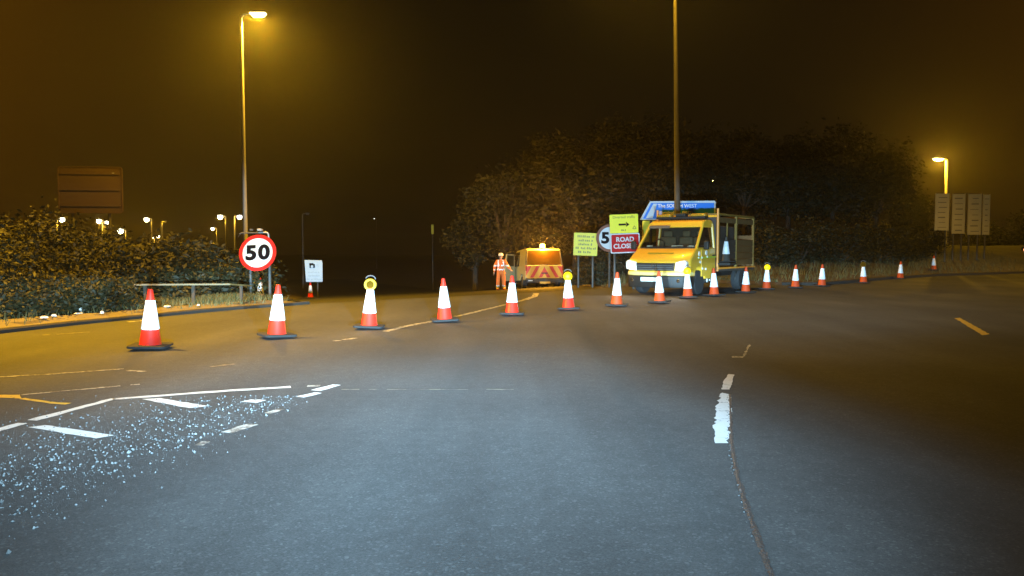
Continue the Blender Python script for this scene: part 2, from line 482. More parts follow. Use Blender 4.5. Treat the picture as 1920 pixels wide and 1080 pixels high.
def glass(name, tint=(0.55, 0.58, 0.55), alpha=0.35, rough=0.05):
    m = bpy.data.materials.new(name); m.use_nodes = True
    t = m.node_tree; t.nodes.clear()
    o = t.nodes.new('ShaderNodeOutputMaterial')
    tr = t.nodes.new('ShaderNodeBsdfTransparent'); tr.inputs[0].default_value = (*tint, 1)
    gl = t.nodes.new('ShaderNodeBsdfGlossy'); gl.inputs['Roughness'].default_value = rough
    lw = t.nodes.new('ShaderNodeLayerWeight'); lw.inputs[0].default_value = 0.5
    pw = t.nodes.new('ShaderNodeMath'); pw.operation = 'POWER'; pw.inputs[1].default_value = 4.0
    t.links.new(lw.outputs['Facing'], pw.inputs[0])
    fr = t.nodes.new('ShaderNodeMath'); fr.operation = 'MULTIPLY_ADD'; fr.inputs[1].default_value = 0.8; fr.inputs[2].default_value = 0.05
    t.links.new(pw.outputs[0], fr.inputs[0])
    mx = t.nodes.new('ShaderNodeMixShader')
    t.links.new(fr.outputs[0], mx.inputs[0]); t.links.new(tr.outputs[0], mx.inputs[1]); t.links.new(gl.outputs[0], mx.inputs[2])
    t.links.new(mx.outputs[0], o.inputs[0])
    return m
M['glass'] = glass('windscreen_glass', (0.66, 0.64, 0.55))
M['dark_glass'] = glass('tinted_glass', (0.30, 0.30, 0.28))

# ------------------------------------------------------------------ terrain
CREST_A, CREST_B = np.array([-4.6, 17.6]), np.array([1.6, 23.2])
_cd = (CREST_B - CREST_A) / np.linalg.norm(CREST_B - CREST_A)
_cn = np.array([-_cd[1], _cd[0]])
def terrain(x, y):                       # level junction, slip road falling away beyond the crest
    x = np.asarray(x, float); y = np.asarray(y, float)
    s = (x - CREST_A[0]) * _cn[0] + (y - CREST_A[1]) * _cn[1]
    fade = np.clip((9.0 - x) / 7.0, 0, 1)
    fade = np.where(y > 40, np.maximum(fade, np.clip((y - 40) / 40, 0, 1)), fade)
    k = 0.35
    sp = np.logaddexp(0, np.clip((s - 0.4) / k, -60, 60)) * k
    sp = np.where((s - 0.4) / k > 50, s - 0.4, sp)
    d = 0.066 * sp * fade
    return -4.2 * np.tanh(d / 4.2)
def tz(x, y): return float(terrain(x, y))

ROAD = [(-46, -40), (-30, -22), (-20, -9), (-13.6, 0.6), (-10.4, 6.4), (-8.6, 9.7), tuple(gp(0, 626)[:2]), tuple(gp(150, 609)[:2]), tuple(gp(300, 594)[:2]), tuple(gp(450, 580)[:2]), (-4.75, 17.3), tuple(CREST_A),
        (-3.0, 19.15), (-1.2, 20.75), tuple(CREST_B), (2.6, 24.4), (4.4, 26.6), (7.6, 28.6), (9.4, 26.9), (10.5, 26.6), (12.2, 28.2), (15.5, 32.0), (20.0, 36.2), (27.0, 40.5), (44, 48), (80, 58), (120, 62), (120, -40)]
SLIP = [tuple(CREST_A), (-5.0, 18.6), (-6.2, 21.5), (-8.0, 27), (-10.2, 36), (-13.0, 48), (-17.5, 64), (-26, 90), (-44, 135), (-30, 140), (-12.5, 92), (-5.6, 66), (-1.2, 50), (1.8, 44), (3.2, 40), (3.4, 33), (3.0, 27.5), (2.6, 24.4), tuple(CREST_B)]

def poly_dist(px, py, poly):             # signed distance, negative inside
    p = np.array(poly); q = np.roll(p, -1, 0)
    best = np.full(px.shape, 1e9); inside = np.zeros(px.shape, bool)
    for (ax, ay), (bx, by) in zip(p, q):
        ex, ey = bx - ax, by - ay
        t = np.clip(((px - ax) * ex + (py - ay) * ey) / (ex * ex + ey * ey + 1e-9), 0, 1)
        best = np.minimum(best, np.hypot(px - ax - t * ex, py - ay - t * ey))
        c = ((ay > py) != (by > py)) & (px < (bx - ax) * (py - ay) / (by - ay + 1e-12) + ax)
        inside ^= c
    return np.where(inside, -best, best)

def ground_h(x, y):
    x = np.asarray(x, float); y = np.asarray(y, float)
    d = np.minimum(poly_dist(x, y, ROAD), poly_dist(x, y, SLIP))
    h = terrain(x, y) - 0.05
    h += 0.15 * np.clip((d - 0.12) / 0.4, 0, 1)
    right = np.clip((x - 0.5) / 3.0, 0, 1)
    h += right * 1.5 * np.clip((d - 1.2) / 11, 0, 1) ** 1.3 * np.clip((90 - y) / 30, 0, 1)
    left = np.clip((-5.0 - x) / 3.0, 0, 1)
    h += left * 0.35 * np.clip((d - 1.6) / 5, 0, 1)
    h += np.where(d > 1.0, 0.06 * np.sin(x * 1.7 + 1.1 * np.sin(y * 0.9)) * np.sin(y * 1.3 + x * 0.4), 0)
    return h
def gh(x, y): return float(ground_h(np.array([x]), np.array([y]))[0])

def grid_lines(a, b, fine0, fine1, step, grow):
    xs = list(np.arange(fine0, fine1 + 1e-6, step))
    s = step
    while xs[-1] < b: s *= grow; xs.append(xs[-1] + s)
    s = step
    while xs[0] > a: s *= grow; xs.insert(0, xs[0] - s)
    return np.array(xs)
gx = grid_lines(-420, 420, -22, 34, 0.42, 1.22)
gy = grid_lines(-45, 650, 4, 60, 0.42, 1.18)
X, Y = np.meshgrid(gx, gy)
Z = ground_h(X, Y)
nx, ny = len(gx), len(gy)
me = bpy.data.meshes.new('ground')
idx = np.arange(nx * ny).reshape(ny, nx)
quads = np.stack([idx[:-1, :-1], idx[:-1, 1:], idx[1:, 1:], idx[1:, :-1]], -1).reshape(-1, 4)
me.from_pydata(np.stack([X, Y, Z], -1).reshape(-1, 3).tolist(), [], quads.tolist())
me.polygons.foreach_set('use_smooth', [True] * len(me.polygons))
tag(mesh_obj('ground', me, M['earth']), kind='structure')

def sheet(name, poly, mat_, z, flat=True, cell=None):
    bm = bmesh.new()
    vs = [bm.verts.new((x, y, 0)) for x, y in poly]
    f = bm.faces.new(vs)
    bmesh.ops.triangulate(bm, faces=[f])
    if not flat:
        for yy in np.arange(16, 142, 1.2 if cell is None else cell):
            bmesh.ops.bisect_plane(bm, geom=bm.verts[:] + bm.edges[:] + bm.faces[:], plane_co=(0, float(yy), 0), plane_no=(0, 1, 0))
        for xx in np.arange(-12, 5, 1.5):
            bmesh.ops.bisect_plane(bm, geom=bm.verts[:] + bm.edges[:] + bm.faces[:], plane_co=(float(xx), 0, 0), plane_no=(1, 0.2, 0))
    bmesh.ops.recalc_face_normals(bm, faces=bm.faces)
    for v in bm.verts: v.co.z = z + (0 if flat else tz(v.co.x, v.co.y))
    if bm.faces and list(bm.faces)[0].normal.z < 0: bmesh.ops.reverse_faces(bm, faces=bm.faces)
    m_ = bpy.data.meshes.new(name); bm.to_mesh(m_); bm.free()
    return tag(mesh_obj(name, m_, mat_), kind='structure')
road = sheet('road', ROAD, M['road'], 0.0)
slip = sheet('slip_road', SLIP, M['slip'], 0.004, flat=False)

# kerbs: raised stones along the left edge, the slip road and the far right edge
def kerb(name, line, width, height, z0=-0.12, matl='kerb'):
    pts = [Vector((x, y, 0)) for x, y in line]
    fine = []
    for a, b in zip(pts[:-1], pts[1:]):
        n = max(1, int((b - a).length / 0.9))
        fine += [a.lerp(b, k / n) for k in range(n)]
    fine.append(pts[-1])
    vs, fs = [], []
    for i, p in enumerate(fine):
        d = (fine[min(i + 1, len(fine) - 1)] - fine[max(i - 1, 0)]).normalized()
        nrm = Vector((-d.y, d.x, 0))
        t = tz(p.x, p.y)
        j = 0.006 * math.sin(i * 2.3)
        for off, z in ((0.0, z0), (0.012, height - 0.02 + j), (0.035, height + j), (width, height + j), (width, z0)):
            q = p + nrm * off
            vs.append((q.x, q.y, t + z))
    for i in range(len(fine) - 1):
        for k in range(4):
            fs.append((i * 5 + k, i * 5 + k + 1, i * 5 + 6 + k, i * 5 + 5 + k))
    fs += [(0, 1, 2, 3, 4), tuple((len(fine) - 1) * 5 + k for k in range(5))]
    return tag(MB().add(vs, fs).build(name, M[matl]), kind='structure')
left_line = ROAD[2:12]
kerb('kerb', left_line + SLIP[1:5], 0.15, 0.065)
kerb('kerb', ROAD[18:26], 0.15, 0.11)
# worn sandy strip between the left kerb and the shrubs
def strip(name, line, o0, o1, z, matl):
    vs, fs = [], []
    pts = [Vector((x, y, 0)) for x, y in line]
    fine = []
    for a, b in zip(pts[:-1], pts[1:]):
        n = max(1, int((b - a).length / 0.5)); fine += [a.lerp(b, k / n) for k in range(n)]
    fine.append(pts[-1])
    for i, p in enumerate(fine):
        d = (fine[min(i + 1, len(fine) - 1)] - fine[max(i - 1, 0)]).normalized()
        nrm = Vector((-d.y, d.x, 0))
        for k in range(4):
            o_ = o0 + (o1 + 0.25 * math.sin(i * 0.9) * (k == 3) - o0) * k / 3
            q = p + nrm * o_
            vs.append((q.x, q.y, max(gh(q.x, q.y) + 0.01, tz(q.x, q.y) + 0.055) + 0.012 * math.sin(i * 1.7 + k) + z))
    for i in range(len(fine) - 1):
        for k in range(3): fs.append((i * 4 + k, i * 4 + k + 1, i * 4 + 5 + k, i * 4 + 4 + k))
    o = MB().add(vs, fs).build(name, M[matl], smooth=True)
    return tag(o, kind='structure')
strip('verge', left_line[1:], 0.13, 0.95, 0.0, 'verge')

# ------------------------------------------------------------------ road markings (painted on the road: parts of it)
def marking(poly_px, matl, z=0.004, ragged=0.0, sub=1, name='painted_line', seed=1, parent=road, ground=False):
    r = random.Random(seed)
    pts = [Vector(p).to_2d() if ground else gp(*p).to_2d() for p in poly_px]
    fine = []
    for a, b in zip(pts, pts[1:] + pts[:1]):
        n = max(1, int((b - a).length / 0.06)) if ragged else 1
        for k in range(n):
            q = a.lerp(b, k / n)
            if ragged and k: q = q + Vector((r.uniform(-1, 1), r.uniform(-1, 1))) * ragged
            fine.append(q)
    bm = bmesh.new()
    f = bm.faces.new([bm.verts.new((q.x, q.y, z + (tz(q.x, q.y) if ground else 0))) for q in fine])
    f.normal_update()
    if f.normal.z < 0: f.normal_flip()
    bmesh.ops.triangulate(bm, faces=[f])
    m_ = bpy.data.meshes.new(name); bm.to_mesh(m_); bm.free()
    return mesh_obj(name, m_, M[matl], parent)
def ribbon(line, width, matl, z=0.004, ragged=0.01, seed=1, name='painted_line', px=True, gaps=None):
    pts = [gp(*p).to_2d() if px else Vector(p) for p in line]
    r = random.Random(seed)
    fine = []
    for a, b in zip(pts[:-1], pts[1:]):
        n = max(1, int((b - a).length / 0.08)); fine += [a.lerp(b, k / n) for k in range(n)]
    fine.append(pts[-1])
    vs, fs = [], []
    for i, p in enumerate(fine):
        d = (fine[min(i + 1, len(fine) - 1)] - fine[max(i - 1, 0)]).normalized()
        nr = Vector((-d.y, d.x))
        for s in (-1, 1):
            q = p + nr * s * (width / 2 + r.uniform(-ragged, ragged))
            vs.append((q.x, q.y, z))
    for i in range(len(fine) - 1):
        if gaps and r.random() < gaps: continue
        fs.append((i * 2, i * 2 + 1, i * 2 + 3, i * 2 + 2))
    return MB().add(vs, fs).build(name, M[matl], road)
ribbon([(-60, 823), (60, 789), (150, 765)], 0.085, 'white_paint', seed=2, gaps=0.05)
ribbon([(150, 765), (215, 748)], 0.075, 'white_paint', seed=3, gaps=0.22)
ribbon([(212, 749), (320, 741), (430, 733), (545, 726)], 0.085, 'white_paint', seed=4, gaps=0.03)
ribbon([(552, 725), (600, 724)], 0.06, 'worn_paint', seed=5, gaps=0.4)
marking([(52, 802), (85, 798), (215, 817), (180, 823)], 'white_paint', ragged=0.008, seed=6, name='hatch_stripe')
marking([(266, 749), (300, 747), (390, 762), (355, 766)], 'white_paint', ragged=0.008, seed=7, name='hatch_stripe')
marking([(450, 754), (470, 750), (500, 751), (482, 756)], 'white_paint', ragged=0.01, seed=8, name='hatch_stripe')
ribbon([(372, 836), (405, 822)], 0.06, 'worn_paint', seed=9, gaps=0.3)
ribbon([(424, 812), (474, 796)], 0.09, 'worn_paint', seed=10, gaps=0.15)
ribbon([(500, 776), (540, 764)], 0.06, 'worn_paint', seed=11, gaps=0.35)
ribbon([(562, 745), (598, 737)], 0.09, 'white_paint', seed=12, gaps=0.08)
ribbon([(592, 733), (632, 722)], 0.10, 'white_paint', seed=13, gaps=0.05)
ribbon([(640, 731), (980, 731)], 0.03, 'faint_paint', seed=131, gaps=0.3)
ribbon([(-30, 709), (80, 703), (232, 692)], 0.06, 'worn_paint', seed=14, gaps=0.05)
ribbon([(240, 695), (272, 697)], 0.06, 'worn_paint', seed=15)
ribbon([(40, 741), (150, 731), (262, 721)], 0.045, 'worn_paint', seed=16, gaps=0.12)
marking([(-20, 746), (-20, 741), (38, 741), (40, 748)], 'yellow_paint', ragged=0.006, seed=17)
ribbon([(40, 748), (100, 756), (128, 758)], 0.055, 'yellow_paint', seed=18, gaps=0.15)
ribbon([(80, 629), (168, 623)], 0.10, 'faint_paint', seed=19, gaps=0.2)
ribbon([(240, 604), (275, 601)], 0.10, 'worn_paint', seed=191, gaps=0.1)
ribbon([(380, 690), (455, 681)], 0.05, 'faint_paint', seed=20, gaps=0.3)
# edge line that sweeps round into the slip road
ribbon([(628, 640), (668, 634)], 0.09, 'worn_paint', seed=21, gaps=0.2)
ribbon([(722, 622), (760, 612), (815, 602), (880, 588), (945, 572), (985, 562)], 0.11, 'worn_paint', seed=22, gaps=0.02)
ribbon([(985, 562), (1002, 556), (1006, 550)], 0.16, 'worn_paint', seed=23)
# lane dashes
marking([(1366, 702), (1377, 703), (1374, 715), (1368, 731), (1353, 731), (1357, 714)], 'white_paint', ragged=0.006, seed=24, name='lane_dash')
marking([(1354, 737), (1367, 740), (1370, 760), (1369, 800), (1366, 832), (1341, 832), (1339, 806), (1343, 766)], 'white_paint', ragged=0.016, seed=25, name='lane_dash')
marking([(1374, 668), (1395, 669), (1393, 671), (1373, 671)], 'worn_paint', seed=26, ragged=0.01, name='lane_dash')
marking([(1392, 669), (1404, 646), (1407, 646), (1397, 669)], 'worn_paint', seed=27, ragged=0.01, name='lane_dash')
marking([(1790, 597), (1800, 596), (1856, 627), (1842, 629)], 'yellow_paint', seed=28, ragged=0.012, name='lane_dash')
# joint in the surfacing, crumbled at its edge
def joint():
    r = random.Random(3)
    line = [gp(*p) for p in ((1368, 740), (1372, 835), (1382, 890), (1398, 945), (1418, 1000), (1436, 1050), (1462, 1120))]
    fine = []
    for a, b in zip(line[:-1], line[1:]):
        n = max(1, int((b - a).length / 0.03)); fine += [a.lerp(b, k / n) for k in range(n)]
    vs, fs = [], []
    for i, p in enumerate(fine):
        w = 0.010 + r.uniform(0, 0.008)
        for s, z in ((-1, 0.002), (0, 0.006), (1, 0.002)): vs.append((p.x + s * w + r.uniform(-.004, .004), p.y, z))
    for i in range(len(fine) - 1):
        for k in range(2): fs.append((i * 3 + k, i * 3 + k + 1, i * 3 + 4 + k, i * 3 + 3 + k))
    MB().add(vs, fs).build('surfacing_joint', M['tar'], road)
    m = MB()
    for p in fine:
        if r.random() < 0.45:
            s = r.uniform(0.002, 0.0055)
            m.box((p.x - 0.016 + r.uniform(-.012, .008), p.y + r.uniform(-.02, .02), 0.004), (s * 1.3, s * 1.5, s), (0, 0, r.uniform(0, 3)))
    o = m.build('joint_crumbs', M['crumbs'], road); o['kind'] = 'stuff'
joint()

# loose chippings over the hatched corner
def gravel():
    r = np.random.default_rng(11)
    n = 6000
    u = r.random(n); 
    base = np.array([(1, 1, -1), (1, -1, 1), (-1, 1, 1), (-1, -1, -1)], float)
    octa = np.array([(1, 0, 0), (-1, 0, 0), (0, 1, 0), (0, -1, 0), (0, 0, 1), (0, 0, -1)], float)
    of = np.array([(0, 2, 4), (2, 1, 4), (1, 3, 4), (3, 0, 4), (2, 0, 5), (1, 2, 5), (3, 1, 5), (0, 3, 5)])
    V, Fc = [], []
    k = 0
    for i in range(n):
        t = u[i]
        px = -40 + 620 * t ** 1.1
        line = 900 - 140 * (px / 520) if px > 0 else 900
        spread = 62 - 46 * max(0, px) / 560
        py = line + r.normal(-18, spread)
        if py < 742 or py > 1060: continue
        p = gp(px, py)
        if r.random() < 0.25 and px < 60: continue
        s = 0.0015 + 0.0056 * r.random() ** 6 * (1.6 if r.random() < 0.1 else 1)
        a = r.random() * 6.3
        m = np.array([[math.cos(a), -math.sin(a), 0], [math.sin(a), math.cos(a), 0], [0, 0, 1]])
        v = (octa * (s * (0.7 + 0.8 * r.random(3))) + r.normal(0, s * 0.15, (6, 3))) @ m.T
        v += np.array([p.x, p.y, s * 0.6])
        V.append(v); Fc.append(of + k * 6); k += 1
    m_ = bpy.data.meshes.new('gravel')
    m_.from_pydata(np.concatenate(V).tolist(), [], np.concatenate(Fc).tolist())
    tag(mesh_obj('gravel', m_, M['stone']), 'loose pale chippings scattered over the white hatched corner of the road', 'gravel', kind='stuff')
gravel()

# ------------------------------------------------------------------ street lamps
def street_lamp(name, base, height, arm, label, cat='street lamp', lens='sodium_lens', power=0.0, lean=(0, 0), group=None, head=(0.75, 0.30), r=(0.11, 0.055), spot=None, colm='col_paint', light_r=0.12, blend=0.5, aim=(0, 0), globe=0.0):
    t = empty(name, base)
    tag(t, label, cat, group)
    top = Vector((lean[0], lean[1], height))
    low = Vector((0, 0, -0.4))
    k = 1.5 if height > 6 else 0.6
    m = MB().tube([low, top * (k / height), top * (k / height) + Vector((0, 0, 0.06)), top * 0.5, top], [r[0] * 1.35, r[0] * 1.35, r[0], (r[0] + r[1]) / 2, r[1]], 12)
    m.build('column', M[colm], t, smooth=True)
    a = Vector(arm)
    end = top + a
    MB().tube([top + Vector((0, 0, -0.05)), top + a * 0.25 + Vector((0, 0, 0.05)), end], [r[1], r[1] * 0.8, r[1] * 0.7], 8).build('bracket', M[colm], t, smooth=True)
    d = Vector((a.x, a.y, 0)).normalized() if a.length else Vector((1, 0, 0))
    L, Wd = head
    rz = math.atan2(d.y, d.x)
    hd = MB()
    c = end + d * (L * 0.40)
    hd.box(c + Vector((0, 0, 0.06)), (L, Wd, 0.10), (0, 0, rz), taper=0.72)
    h_ = hd.build('lantern', M['galv'], t, bevel=0.02)
    MB().box(c + Vector((0, 0, -0.06)), (L * 0.86, Wd * 0.86, 0.17), (0, R(180), rz), taper=0.6).build('lens', M[lens], h_, bevel=0.02)
    if globe:
        MB().lathe([(globe * math.cos(R(q)), globe * math.sin(R(q))) for q in range(-85, 86, 17)], 16, c + Vector((0, 0, -globe * 0.6))).build('globe', M[lens], h_, smooth=True)
    if power:
        l = bpy.data.lights.new('lamp_light', 'SPOT' if spot else 'POINT')
        l.energy = power; l.color = SODIUM; l.shadow_soft_size = light_r
        if spot:
            l.spot_size = R(spot); l.spot_blend = blend
        o = bpy.data.objects.new('lamp_light', l)
        COL.objects.link(o); o.parent = t
        o.location = c + Vector((0, 0, -0.22 - 1.7 * globe))
        o.rotation_euler = (math.atan(aim[1]), -math.atan(aim[0]), 0)
    return t

pL = at(462.5, 566, 35)
street_lamp('street_lamp', (pL.x, pL.y, gh(pL.x, pL.y)), at(455, 30, 35).z - gh(pL.x, pL.y), (0.42, 0.0, 0.10), 'tall lit street lamp behind the left 50 sign, sodium glow at its top', power=15000, lean=(-0.02, 0), head=(0.80, 0.38), spot=176)
pR = at(1272, 500, 27.3)
street_lamp('street_lamp', (pR.x, pR.y, gh(pR.x, pR.y)), 12.2, (-0.9, -1.6, 0.16), 'tall grey lamp column behind the yellow truck, its top out of the picture', power=4200, lean=(-0.26, 0), head=(0.75, 0.32), spot=150, colm='galv_dark')
street_lamp('street_lamp', (-11.6, 10.0, gh(-11.6, 10.0)), 9.0, (1.6, 0.9, 0.2), 'sodium street lamp standing over the left kerb beside the camera', power=19000, spot=104, blend=1.0, aim=(0.28, 0.25))
pF = at(1774, 480, 72)
street_lamp('street_lamp', (pF.x, pF.y, gh(pF.x, pF.y)), at(1770, 300, 72).z - gh(pF.x, pF.y), (-0.55, -0.2, 0.06), 'far lit street lamp rising above the four tall boards', power=6000, lean=(-0.2, 0), head=(1.1, 0.55), r=(0.16, 0.13))

street_lamp('street_lamp', (31.0, 33.0, gh(31.0, 33.0)), 11.0, (-1.8, 0.6, 0.2), 'sodium street lamp standing over the right side of the junction', power=4500, spot=140)

far = [  # px head, py head, metres, arm direction, lens, label
    (115, 410, 100, 1, 'far_lens', 'leftmost of the far lamps showing over the left shrubs'),
    (187, 413, 104, -1, 'far_lens', 'far lamp with its arm to the left, one of a close pair over the shrubs'),
    (199, 416, 112, 1, 'far_lens', 'far lamp with its arm to the right, one of a close pair over the shrubs'),
    (227, 431, 92, -1, 'far_lens', 'bright low far lamp half hidden in the shrub tops'),
    (276, 410, 106, -1, 'far_lens', 'round far lamp alone above the dark shrubs, left of a bare lit pole'),
    (289, 443, 120, -1, 'far_lens', 'small low far lamp, left one of two touching lights'),
    (296, 443, 124, 1, 'far_lens', 'small low far lamp, right one of two touching lights'),
    (414, 405, 100, -1, 'far_lens', 'far lamp with lit pole, arm pointing left, near the tall lamp column'),
    (448, 405, 103, 1, 'far_lens_white', 'far lamp with lit pole, arm pointing right, beside the tall lamp column'),
    (399, 428, 120, -1, 'far_lens', 'small low far lamp just left of the tall lamp column'),
    (78, 438, 170, 1, 'far_lens_white', 'tiny far light deep in the left shrubs'),
    (1337, 335, 120, -1, 'far_lens_white', 'small white far lamp high above the blue sign'),
    (1163, 383, 150, -1, 'far_lens_white', 'tiny far light above the yellow diversion board'),
    (701, 410, 200, -1, 'far_lens_white', 'tiny faint far light over the dark slip road'),
]
for i, (px, py, d, s, lens, lab) in enumerate(far):
    p = at(px, py, d)
    small = lab.startswith('tiny')
    hd = 0.20 if small else (0.62 if 'small' not in lab else 0.48)
    g0 = gh(p.x - s * 0.5, p.y)
    street_lamp('far_lamp', (p.x - s * 0.62, p.y, g0), p.z - g0 - 0.06, (s * 0.45, 0, 0.12), lab, lens=lens, group='far lamps beyond the junction', head=(hd, hd * 0.9), r=(0.10, 0.085) if not small else (0.06, 0.05), power=0 if small else 420, light_r=0.05, globe=0.0 if small else hd * 0.52)
p = at(303, 440, 100); g0 = gh(p.x, p.y)
tl = street_lamp('far_lamp', (p.x, p.y, g0), at(303, 416, 100).z - g0, (0.3, 0.25, 0.06), 'far lit pole whose lamp faces away, right of the round far lamp', lens='galv', group='far lamps beyond the junction', head=(0.3, 0.2), r=(0.13, 0.11), power=160, light_r=0.05)

# ------------------------------------------------------------------ traffic cones
def cone_parts(t, body='cone_red', lamp=None, handle=True):
    H = 0.75
    MB().lathe([(0.150, 0.024), (0.147, 0.04), (0.130, 0.062), (0.031, H - 0.01), (0.026, H), (0.017, H)], 28).build('cone_body', M[body], t, smooth=True)
    def rad(z): return 0.130 + (0.031 - 0.130) * (z - 0.062) / (H - 0.072)
    MB().lathe([(rad(0.255) + 0.003, 0.252), (rad(0.255) + 0.006, 0.257), (rad(0.610) + 0.006, 0.608), (rad(0.610) + 0.003, 0.613)], 28).build('reflective_sleeve', M['sleeve'], t, smooth=True)
    b = MB()
    b.slab([(q[0], q[1]) for q in rrect(0.46, 0.46, 0.07, 3)], 0, 0.030)
    o = b.build('rubber_foot', M['rubber'], t, bevel=0.006)
    o.rotation_euler = (R(90), 0, 0)
    o.location = (0, 0, 0.0305)
    if lamp is not None:
        z = 0.675 + 0.02
        y0 = -0.055
        MB().lathe([(0.088, -0.035), (0.094, -0.03), (0.094, 0.035), (0.088, 0.04)], 28, (0, 0, z + 0.0), 'y').build('lamp_case', M['lamp_body'], t, smooth=True)
        MB().box((0, 0, 0.575), (0.075, 0.075, 0.12)).build('battery_box', M['lamp_body'], t, bevel=0.01)
        if lamp == 'lit':
            MB().lathe([(0.090, -0.034), (0.086, -0.055), (0.06, -0.072), (0.02, -0.078)], 28, (0, 0, z), 'y').build('lens', M['amber_lens_lit'], t, smooth=True)
        else:
            ring = MB()
            n = 32
            prof = [(0.092, -0.036), (0.090, -0.055), (0.060, -0.055), (0.060, -0.036)]
            vs = [(r_ * math.cos(2 * math.pi * k / n), y_, z + r_ * math.sin(2 * math.pi * k / n)) for r_, y_ in prof for k in range(n)]
            fs = [(i * n + k, i * n + (k + 1) % n, ((i + 1) % 4) * n + (k + 1) % n, ((i + 1) % 4) * n + k) for i in range(4) for k in range(n)]
            ring.add(vs, fs).build('lens_ring', M['amber_lens_lit'] if lamp == 'ring' else M['amber_lens_off'], t, smooth=True)
            MB().lathe([(0.059, -0.036), (0.050, -0.048), (0.02, -0.052)], 24, (0, 0, z), 'y').build('lens', M['amber_lens_off'], t, smooth=True)
        MB().tube([(0.075 * math.cos(R(a)) , 0, z + 0.085 + 0.055 * math.sin(R(a))) for a in range(0, 181, 20)], 0.010, 8).build('carry_handle', M['handle_grey'], t, smooth=True)

def cone(base, label, rz=0.0, body='cone_red', lamp=None, tilt=(0, 0), group='cones closing the slip road'):
    t = empty('traffic_cone', base, rz)
    t.rotation_euler = (tilt[0], tilt[1], rz)
    tag(t, label, 'traffic cone', group)
    cone_parts(t, body, lamp)
    if lamp == 'lit':
        l = bpy.data.lights.new('lamp_light', 'POINT'); l.energy = 1.2; l.color = (1.0, 0.72, 0.03); l.shadow_soft_size = 0.05
        o = bpy.data.objects.new('lamp_light', l); COL.objects.link(o); o.parent = t; o.location = (0, -0.16, 0.70)
    return t
ords = ['first', 'second', 'third', 'fourth', 'fifth', 'sixth', 'seventh', 'eighth', 'ninth', 'tenth', 'eleventh', 'twelfth', 'thirteenth', 'fourteenth', 'fifteenth', 'sixteenth', 'seventeenth']
CONES = [(282, 657, None, 'nearest, beside the left verge'), (519, 636, None, 'in front of the left 50 sign'), (692, 619, 'ring', 'carrying a glowing yellow ring lamp'),
         (834, 606, None, 'standing on the pale edge line'), (960, 594, None, 'in front of the worker in orange'), (1066, 584, 'lit', 'topped by a lit amber lamp'),
         (1156, 577, None, 'left of the yellow truck'), (1237, 571, None, 'before the truck number plate'), (1290, 562, 'lit', 'with lit amber lamp at the truck headlamp'),
         (1339, 558, None, 'at the truck door'), (1398, 552, None, 'at the back of the truck'), (1437, 546, 'lit', 'with lit amber lamp right of the truck'),
         (1491, 543, None, 'on the dark road right of the truck'), (1541, 540, None, 'left of the unlit lamp'), (1619, 534, 'off', 'with an unlit round lamp'),
         (1688, 526, None, 'standing far right'), (1749, 508, None, 'farthest right, only its sleeve showing')]
r_ = random.Random(5)
for i, (px, py, lamp, what) in enumerate(CONES):
    p = gp(px, py - 2.5)
    if i == 16: p = Vector((21.6, 39.6, gh(21.6, 39.6)))
    if i in (2, 5, 8, 11, 14): what = what
    cone((p.x, p.y, p.z if i == 16 else 0.0), f'{ords[i]} red and white cone from the left, {what}', rz=r_.uniform(-0.7, 0.7) if lamp is None else math.atan2(-p.x, p.y) * -1 * 0.0 + r_.uniform(-0.15, 0.15) - math.atan2(p.x, p.y), body='cone_red' if i < 6 else 'cone_orange', lamp=lamp, tilt=(r_.uniform(-0.03, 0.03), r_.uniform(-0.045, 0.045)))
def cone_on(px, py, d, label, **kw):     # px,py = middle of the sleeve
    p = at(px, py, d)
    return cone((p.x, p.y, p.z - 0.42), label, **kw)
p = at(488, 541, 23.3); cone((p.x, p.y, p.z - 0.42), 'cone half hidden behind the grass below the left 50 sign', rz=0.3, group='cones on the slip road')
p = at(582, 536, 36.5); cone((p.x, p.y, tz(p.x, p.y) + 0.03), 'small far cone below the white camera sign', rz=0.1, group='cones on the slip road')

# ------------------------------------------------------------------ signs
def sign_post(t, x, z0, z1, y=0.05, r=0.038, name='post'):
    MB().tube([(x, y, z0), (x, y, z1)], r, 10).build(name, M['galv_dark'], t, smooth=True)

def speed_sign(px, py, d, dia, label, tilt=0.0, red='signred', white='signwhite', posts=(0,), roll=0.0, light=False, yaw=0.0):
    c = at(px, py, d)
    g0 = gh(c.x, c.y)
    t = empty('speed_limit_sign', (c.x, c.y, g0), yaw)
    tag(t, label, 'road sign', 'speed limit signs')
    zc = c.z - g0
    face = empty('sign_face', (0, 0, zc)); face.parent = t
    face.rotation_euler = (tilt, roll, 0)
    n = 48
    rr = dia / 2
    MB().slab(disc(rr, n), 0.0, 0.008).build('backing_plate', M['signback'], face)
    ring = MB()
    prof = [(rr, -0.003), (rr, 0.0), (rr * 0.80, 0.0), (rr * 0.80, -0.003)]
    vs = [(q * math.cos(2 * math.pi * k / n), y_, q * math.sin(2 * math.pi * k / n)) for q, y_ in prof for k in range(n)]
    fs = [(i * n + k, i * n + (k + 1) % n, ((i + 1) % 4) * n + (k + 1) % n, ((i + 1) % 4) * n + k) for i in range(4) for k in range(n)]
    ring.add(vs, fs).build('red_ring', M[red], face)
    MB().slab(disc(rr * 0.80, n), -0.002, -0.0002).build('white_disc', M[white], face)
    nm = lettering('50', rr * 1.08, 0, -0.006, -0.01, M['signblack'], face, 'numerals', bold=0.045, spacing=1.14); nm.scale = (1.12, 1, 1)
    for x in posts: sign_post(t, x, -0.4, zc + rr * 0.35, y=0.16)
    return t, zc
t, zc = speed_sign(483, 474, 19.2, 0.93, 'round red and white 50 sign on the left verge', tilt=R(-14), posts=(-0.24, 0.24), roll=R(-3))
